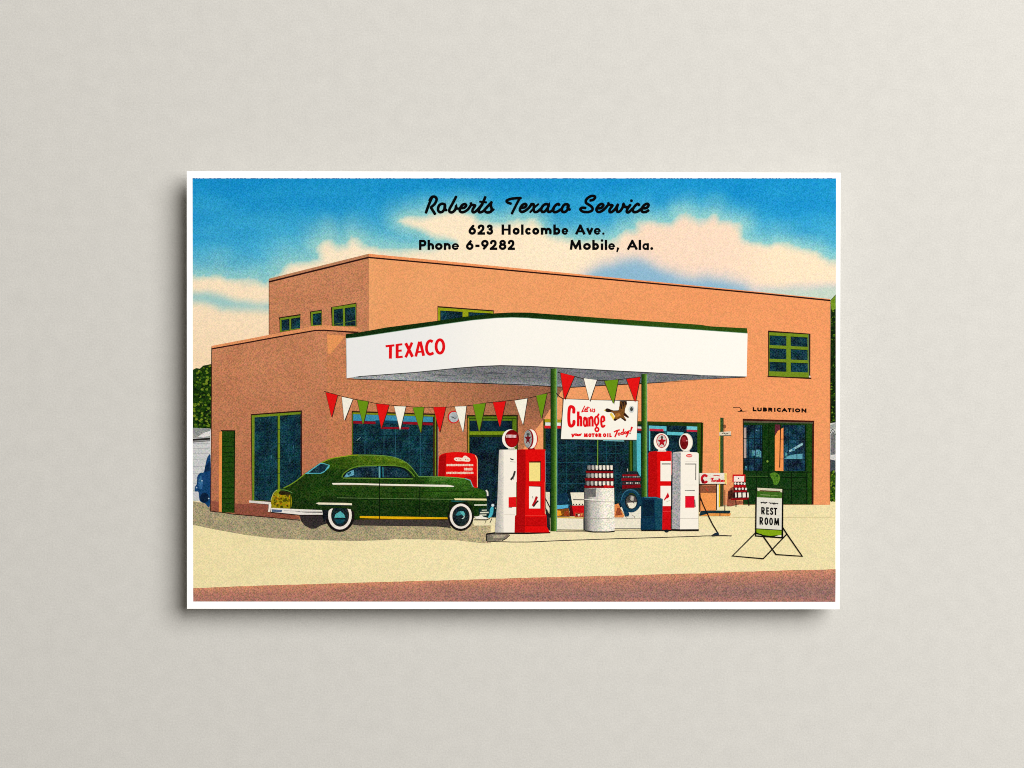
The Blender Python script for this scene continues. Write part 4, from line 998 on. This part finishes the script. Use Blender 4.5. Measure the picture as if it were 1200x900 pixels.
p4.poly(H1((638, 500), (648, 480), (760, 470), (985, 482), (1005, 500)) + H2((1004, 300), (1006, 785), (740, 785), (630, 790), (636, 300)), WH, .04)
p4.poly(H1((638, 500), (648, 480), (752, 482)) + H2((750, 300), (742, 788), (630, 790), (636, 300)), (166, 164, 166), .48)
p4.line(H2((620, 790), (740, 796), (1006, 794)), 2.2, (34, 28, 22), .2); p4.line(H2((1006, 300), (1008, 780)), .6, (206, 196, 120), .2)
p4.line(H2((748, 628), (1004, 628)), .5, (206, 198, 186), .1); p4.line(H2((800, 160), (970, 160)), .5, (222, 214, 200), .1)
r1 = p4.sub('panel'); r1.line(H1((815, 645), (965, 645), (962, 870)), 1.1, (120, 118, 110), .3); r1.line(H1((808, 610), (980, 612)), .4, (220, 210, 196), .1)
x = 812
while x < 955: r1.line(H2((x, 232), (x + 7, 242)), .8, (120, 116, 110), .2); x += 13
r2 = p4.sub('badge'); r2.ell(*H1((872, 528))[0], 3.7, 2.0, (222, 40, 40), .15, n=16); r2.line(H1((845, 530), (905, 530)), 1.2, (246, 200, 196), .1)
r3 = p4.sub('panel', label='bright red square panel'); r3.poly(H2((815, 315), (946, 315), (946, 480), (815, 480)), (226, 20, 44), .12); r3.line(H2((948, 365), (955, 470)), 1.3, (110, 110, 104), .25); r3.line(H2((815, 318), (946, 318)), .6, (160, 14, 24), .1)
g4 = p4.sub('globe', label='white globe with a dark red oval face')
g4.poly(H1((795, 440), (870, 440), (880, 474), (780, 474)), (226, 220, 206), .2)
g4.ell(*H1((825, 340))[0], 8.1, 10.7, WH, .1); g4.ell(*H1((800, 338))[0], 4.9, 8.7, (112, 14, 20), .3); g4.ell(*H1((798, 300))[0], 2.6, 3.4, (150, 40, 46), .3, n=12); g4.ell(*H1((838, 316))[0], .8, 1.0, (214, 160, 160), .1, n=8); g4.ring(*H1((825, 340))[0], 7.9, 10.5, .6, (206, 200, 186), .15)

# ------------------------------------------------------------------ air hose stand, low sign, rack, rest room sign
R1 = K(810, 540, 12)
sg = Part('printed_sign', label='low white tyre sign with red lettering on two legs')
sg.poly(R1((105, 345), (355, 345), (355, 450), (105, 450)), (140, 82, 56), .35); sg.poly(R1((130, 450), (355, 450), (350, 705), (130, 705)), (240, 152, 84), .2)
sg.poly(R1((110, 740), (560, 738), (545, 775), (115, 775)), (226, 148, 70), .25)
sg.line(R1((205, 380), (235, 420)), 1.4, (186, 70, 50), .2)
sg.poly(R1((115, 172), (470, 170), (500, 176), (500, 330), (118, 328)), (232, 224, 208), .15); sg.poly(R1((466, 172), (500, 178), (498, 322), (468, 322)), (240, 208, 110), .2)
sg.line(R1((118, 332), (490, 328)), 1.1, (52, 40, 34), .1)
s2 = sg.sub('lettering'); s2.ring(*R1((190, 254))[0], 3.3, 4.2, 2.9, (196, 22, 36), .12, a0=35, a1=325); s2.ell(*R1((165, 290))[0], 1.8, 2.6, (120, 12, 24), .15, n=12)
s2.line(R1((310, 212), (350, 204), (400, 210)), .9, (200, 24, 34), .1)
SR = (208, 28, 40)
s2.line(R1((276, 262), (284, 244), (318, 246)), 1.1, SR, .1, smooth=True); s2.line(R1((300, 248), (290, 298)), 1.5, SR, .1); s2.line(R1((285, 268), (308, 266)), 1.0, SR, .1)
s2.line(R1((318, 270), (314, 296)), 1.3, SR, .1); s2.line(R1((334, 272), (330, 296)), 1.2, SR, .1); s2.line(R1((333, 276), (346, 270)), 1.1, SR, .1)
s2.ring(*R1((357, 283))[0], .8, 1.0, .9, SR, .1); s2.line(R1((378, 270), (370, 280), (380, 290), (370, 297)), 1.0, SR, .1, smooth=True)
s2.line(R1((394, 246), (388, 296)), 1.4, SR, .1); s2.line(R1((384, 262), (408, 260)), .9, SR, .1); s2.ring(*R1((412, 283))[0], .9, 1.1, 1.0, SR, .1)
s2.line(R1((430, 270), (426, 296)), 1.2, SR, .1); s2.line(R1((429, 274), (440, 272), (440, 296)), 1.1, SR, .1); s2.ring(*R1((457, 283))[0], .9, 1.0, .9, SR, .1)
s3 = sg.sub('leg'); s3.line(R1((120, 335), (122, 720)), 1.3, (70, 36, 28), .2)
s4 = sg.sub('leg'); s4.line(R1((357, 330), (356, 690)), 1.0, (40, 36, 34), .1); s4.line(R1((375, 335), (374, 690)), 2.0, (236, 228, 206), .1); s4.line(R1((398, 330), (396, 650)), 1.5, (232, 190, 26), .15)
s5 = sg.sub('base'); s5.poly(R1((140, 705), (250, 698), (540, 700), (552, 715), (535, 742), (260, 735), (120, 775), (112, 760)), (24, 48, 56), .35); s5.line(R1((404, 738), (404, 775)), 1.0, (40, 34, 30), .1)
pp2 = Part('printed_pipe', label='thin dark pipe beside the low sign')
pp2.poly(R1((410, 335), (440, 335), (440, 640), (408, 640)), (72, 62, 34), .35); pp2.line(R1((474, 410), (474, 700)), .8, (110, 60, 44), .2); pp2.line(R1((492, 450), (490, 640)), .5, (196, 150, 120), .2)
rk = Part('printed_can_rack', label='small red rack of white oil cans by the bay door')
rk.poly(R1((515, 430), (555, 380), (600, 360), (620, 560), (720, 560), (730, 600), (560, 640), (500, 640)), (150, 84, 62), .4)
rk.poly(R1((520, 430), (580, 400), (600, 520), (520, 545)), (70, 34, 28), .4)
rk.poly(R1((582, 192), (760, 192), (762, 300), (580, 300)), (206, 22, 28), .15); rk.poly(R1((600, 215), (745, 215), (742, 292), (598, 292)), (244, 226, 216), .12); rk.ell(*R1((664, 246))[0], .7, .8, (70, 80, 80), .1, n=8)
rk.poly(R1((598, 298), (748, 298), (812, 530), (590, 545)), (44, 24, 26), .35)
for y, x0, x1, c in ((318, 620, 750, 4), (392, 632, 770, 4)):
    for i in range(c): a = x0 + (x1 - x0) * i / (c - 1); rk.ell(*R1((a, y + (i % 2) * 3))[0], 1.3, 1.5, (236, 226, 214), .15, n=10)
rk.poly(R1((600, 340), (765, 338), (772, 374), (602, 378)), (176, 16, 24), .2); rk.poly(R1((600, 418), (782, 415), (786, 436), (600, 442)), (150, 12, 20), .2)
for a, b in ((618, 636), (660, 702), (722, 764), (786, 806)): rk.poly(R1((a, 448), (b, 446), (b + 3, 512), (a + 2, 516)), (238, 230, 212), .15)
rk.poly(R1((555, 530), (810, 515), (806, 545), (560, 555)), (140, 10, 20), .2)
lgk = rk.sub('leg'); lgk.line(R1((628, 545), (632, 645)), .9, (30, 20, 18), .1)
lgk2 = rk.sub('leg'); lgk2.line(R1((795, 530), (814, 632)), 1.1, (30, 20, 18), .1)
hz = Part('printed_air_hose', label='black slanted air hose stand beside the white pump')
hz.line(R1((132, 520), (160, 600), (215, 720), (300, 890)) + L4((248, 868)), 1.25, (28, 22, 22), .1)
hz.line(L4((122, 590), (127, 640)), .9, (28, 22, 22), .1)
hz.poly(L4((205, 882), (225, 868), (250, 862), (258, 878), (245, 888), (210, 892)), (30, 46, 60), .2); hz.line(L4((200, 885), (300, 884), (345, 888)), .8, (60, 54, 46), .2)

U = K(850, 560, 9)
rr_ = Part('printed_rest_room_sign', label='white folding rest room sign on thin black legs')
BK = (16, 14, 14)
rr_.poly(U((325, 100), (610, 112), (604, 632), (315, 612)), (28, 40, 20), .2)
rr_.poly(U((335, 104), (600, 118), (602, 152), (340, 138)), (216, 208, 182), .2); rr_.poly(U((360, 128), (580, 140), (580, 152), (400, 146), (360, 142)), (96, 72, 44), .35)
rr_.poly(U((335, 140), (600, 152), (598, 218), (332, 204)), (62, 104, 32), .4); rr_.line(U((370, 178), (470, 182)), .7, (150, 170, 110), .25); rr_.line(U((480, 184), (560, 188)), .5, (120, 150, 80), .25)
rr_.poly(U((332, 204), (596, 216), (592, 548), (328, 532)), (224, 220, 206), .1)
rr_.poly(U((328, 542), (592, 554), (590, 600), (470, 612), (390, 600), (328, 575)), (128, 164, 22), .15); rr_.poly(U((590, 602), (590, 622), (520, 618), (560, 606)), (236, 228, 206), .1)
rr_.poly(U((322, 586), (380, 600), (400, 610), (322, 608)), (196, 190, 160), .15)
fr = rr_.sub('frame')
fr.line(U((324, 205), (320, 612), (604, 632), (606, 120)), 1.4, BK, .05); fr.line(U((328, 536), (594, 552)), .9, BK, .05)
l1 = rr_.sub('leg'); l1.line(U((318, 580), (75, 823), (400, 852), (650, 592), (604, 520)), 1.4, BK, .05)
l2 = rr_.sub('leg'); l2.line(U((322, 586), (380, 598), (400, 616), (535, 808), (812, 826), (650, 592)), 1.4, BK, .05)
lt = rr_.sub('lettering')
x = 372
for i in range(12):
    if i == 5: x += 12
    lt.line(U((x, 252 + i * 1.3 + random.uniform(-4, 4)), (x + 8, 262 + i * 1.3 + random.uniform(-6, 6)), (x + 13, 254 + i * 1.3)), .95, BK, .1); x += 14.5
text(lt, [(c, 850 + a / 9, 850 + b / 9) for c, a, b in (('R', 378, 416), ('E', 430, 462), ('S', 470, 506), ('T', 508, 548))], 560 + 389 / 9, 560 + 311 / 9, 1.6, BK, slope=.055, xs=850 + 460 / 9)
text(lt, [(c, 850 + a / 9, 850 + b / 9) for c, a, b in (('R', 360, 398), ('O', 412, 452), ('O', 462, 502), ('M', 514, 568))], 560 + 498 / 9, 560 + 418 / 9, 1.6, BK, slope=.055, xs=850 + 460 / 9)

# ------------------------------------------------------------------ title
TK = (10, 10, 12)
ti = Part('printed_lettering', label='black script and block lettering across the sky')
scr = ti.sub('script_line', label='flowing black script line')
S1, S2, S3 = K(490, 215, 12), K(580, 215, 12), K(675, 215, 12)
def ss(f, w, *p, **k): scr.line(catmull(f(*p)), w, TK, .03, cap=True, **k)
w_ = 3.35
ss(S1, w_, (110, 412), (150, 300), (195, 195)); ss(S1, w_, (160, 240), (195, 190), (240, 190), (260, 225), (235, 285), (178, 338)); ss(S1, w_, (180, 338), (238, 430))
ss(S1, w_, (375, 300), (340, 285), (295, 310), (280, 365), (300, 402), (345, 395), (375, 345), (378, 300), (372, 350), (385, 372), (400, 372))
ss(S1, w_, (535, 185), (480, 290), (440, 365), (445, 400), (480, 405), (520, 370), (535, 315), (530, 350), (560, 352))
ss(S1, w_, (590, 350), (650, 340), (675, 310), (655, 290), (615, 310), (585, 365), (600, 400), (645, 400), (700, 365), (745, 300))
ss(S1, w_, (742, 275), (752, 300), (790, 305), (800, 315), (770, 360), (765, 395), (790, 405), (830, 375), (900, 290), (945, 190)); ss(S1, w_, (905, 290), (860, 360), (855, 400), (880, 405), (920, 385), (985, 315), (1035, 262)); ss(S1, 2.6, (868, 256), (960, 266))
ss(S1, w_, (1030, 268), (1022, 310), (1035, 360), (1020, 398), (975, 408), (945, 395)); ss(S1, 2.4, (1020, 398), (1050, 380), (1066, 360))
ss(S2, w_, (225, 285), (175, 265), (168, 240), (220, 218), (290, 208), (365, 206)); ss(S2, 3.1, (348, 210), (300, 300), (238, 425))
ss(S2, w_, (360, 345), (420, 335), (442, 305), (420, 288), (380, 310), (352, 365), (370, 398), (415, 390), (470, 350), (510, 300))
ss(S2, w_, (505, 295), (540, 290), (548, 320), (545, 370), (560, 400), (600, 395), (650, 350)); ss(S2, 2.6, (612, 290), (570, 325), (495, 405))
ss(S2, w_, (755, 300), (715, 290), (675, 315), (650, 365), (668, 400), (705, 390), (745, 340), (760, 295), (742, 360), (755, 400), (800, 385), (830, 350))
ss(S2, w_, (905, 305), (890, 288), (850, 310), (818, 365), (835, 402), (880, 395), (930, 360)); ss(S2, w_, (1010, 292), (975, 300), (945, 345), (945, 390), (980, 402), (1020, 370), (1035, 310), (1010, 290)); ss(S2, w_, (1030, 300), (1025, 350), (1055, 368))
ss(S3, w_, (200, 240), (240, 230), (268, 200), (255, 178), (205, 180), (150, 220), (140, 270), (190, 305), (230, 340), (225, 380), (170, 402), (95, 395), (62, 365), (85, 342), (135, 345))
ss(S3, w_, (295, 350), (350, 345), (385, 310), (365, 288), (325, 305), (288, 360), (305, 398), (350, 395), (405, 355), (460, 290))
ss(S3, w_, (455, 275), (465, 300), (505, 305), (510, 318), (475, 365), (475, 400), (505, 400), (550, 360), (590, 295)); ss(S3, w_, (590, 295), (575, 345), (580, 395), (615, 392), (655, 340), (668, 290), (690, 330), (720, 330))
ss(S3, w_, (765, 300), (725, 355), (715, 400), (745, 402), (800, 350)); scr.ell(*S3((780, 243))[0], 1.8, 1.8, TK, .03, n=14)
ss(S3, w_, (890, 305), (868, 288), (830, 315), (800, 365), (815, 402), (865, 395), (920, 355)); ss(S3, w_, (925, 350), (990, 345), (1020, 310), (1005, 286), (960, 305), (920, 360), (935, 398), (980, 400), (1020, 378))
l1_ = ti.sub('address_line')
k2 = lambda items, ox, sc: [(c, ox + a / sc, ox + b / sc) for c, a, b in items]
text(l1_, k2((('6', 708, 815), ('2', 835, 935), ('3', 960, 1056)), 490, 12) + k2((('H', 93, 222), ('o', 248, 348), ('l', 370, 400), ('c', 424, 512), ('o', 524, 624), ('m', 644, 798), ('b', 820, 920), ('e', 937, 1032)), 580, 12)
     + k2((('A', -10, 132), ('v', 145, 242), ('e', 250, 348), ('.', 368, 402)), 675, 12), 215 + 722 / 12, 215 + 576 / 12, 3.05, TK, xh=.69, g=.03)
text(l1_, k2((('P', 48, 118), ('h', 128, 190), ('o', 198, 270), ('n', 280, 346), ('e', 355, 424), ('6', 488, 560), ('-', 576, 616), ('9', 630, 702), ('2', 712, 778), ('8', 796, 868), ('2', 880, 944)), 485, 8)
     + k2((('M', 342, 452), ('o', 466, 540), ('b', 552, 616), ('i', 632, 656), ('l', 670, 692), ('e', 702, 766), (',', 774, 806), ('A', 878, 978), ('l', 988, 1010), ('a', 1022, 1084), ('.', 1096, 1124)), 625, 8), 255 + 304 / 8, 255 + 208 / 8, 2.95, TK, xh=.69, g=.03)

for p in PARTS: p.build()

# ------------------------------------------------------------------ card stock, its foam pad, the table
def slab(name, corners, z0, z1, mat, parent, bevel=0.0):
    bm = bmesh.new(); n = len(corners)
    lo = [bm.verts.new((*W(*c), z0)) for c in corners]; hi = [bm.verts.new((*W(*c), z1)) for c in corners]
    bm.faces.new(hi); bm.faces.new(lo[::-1])
    for i in range(n): bm.faces.new([lo[i], lo[(i + 1) % n], hi[(i + 1) % n], hi[i]])
    bmesh.ops.recalc_face_normals(bm, faces=bm.faces)
    if bevel: bmesh.ops.bevel(bm, geom=bm.edges[:], offset=bevel, segments=2, affect='EDGES')
    me = bpy.data.meshes.new(name); bm.to_mesh(me); bm.free(); me.materials.append(mat)
    o = bpy.data.objects.new(name, me); COL.objects.link(o); o.parent = parent; return o
TL, TR, BR_, BLc = (218.9, 200.3), (985.0, 202.4), (983.9, 714.0), (219.1, 713.5)
def side_pts(a, b, n=40, amp=.035):
    return [(a[0] + (b[0] - a[0]) * i / n + random.uniform(-amp, amp), a[1] + (b[1] - a[1]) * i / n + random.uniform(-amp, amp)) for i in range(n)]
ring = side_pts(TL, BLc) + side_pts(BLc, BR_) + side_pts(BR_, TR) + side_pts(TR, TL)
slab('card_stock', ring, Z_CARD - 0.0005, Z_CARD, BOARD, ROOT)
slab('mounting_pad', [(255, 237), (255, 678), (948, 678), (948, 239)], 0.0, Z_CARD - 0.0005, FOAM, ROOT)

bm = bmesh.new(); bmesh.ops.create_grid(bm, x_segments=2, y_segments=2, size=1.2)
me = bpy.data.meshes.new('tabletop'); bm.to_mesh(me); bm.free(); me.materials.append(TABLE)
tb = bpy.data.objects.new('tabletop', me); COL.objects.link(tb); tb['kind'] = 'structure'
tb['label'] = 'pale warm grey matte paper tabletop under the postcard'; tb['category'] = 'tabletop'

# ------------------------------------------------------------------ light and camera
world = bpy.data.worlds.new('World'); scene.world = world; world.use_nodes = True
bg = world.node_tree.nodes['Background']; bg.inputs[0].default_value = (1.0, 0.92, 0.80, 1); bg.inputs[1].default_value = 0.16
def area(name, loc, target, size, energy, col):
    l = bpy.data.lights.new(name, 'AREA'); l.shape = 'DISK'; l.size = size; l.energy = energy; l.color = col
    o = bpy.data.objects.new(name, l); COL.objects.link(o); o.location = loc
    o.rotation_euler = (Vector(target) - Vector(loc)).to_track_quat('-Z', 'Y').to_euler(); return o
area('softbox_lamp', (0.56, 0.38, 0.90), (0.0, 0.0, 0.0), 0.95, 22.0, (1.0, 0.985, 0.965))

LENS = 85.0
cam = bpy.data.cameras.new('camera'); cam.lens = LENS; cam.sensor_width = 36; cam.sensor_fit = 'HORIZONTAL'; cam.clip_start = 0.01; cam.clip_end = 50
co = bpy.data.objects.new('camera', cam); COL.objects.link(co)
co.location = (0, 0, Z_CARD + 1200 * S * LENS / 36); scene.camera = co
scene.cycles.filter_width = 1.0
scene.render.resolution_x = 1024; scene.render.resolution_y = 768
scene.view_settings.view_transform = 'Standard'; scene.view_settings.look = 'None'
scene.view_settings.exposure = 0.0; scene.view_settings.gamma = 1.0
print('levels', max(b[4] for b in BOXES), 'shapes', len(BOXES))
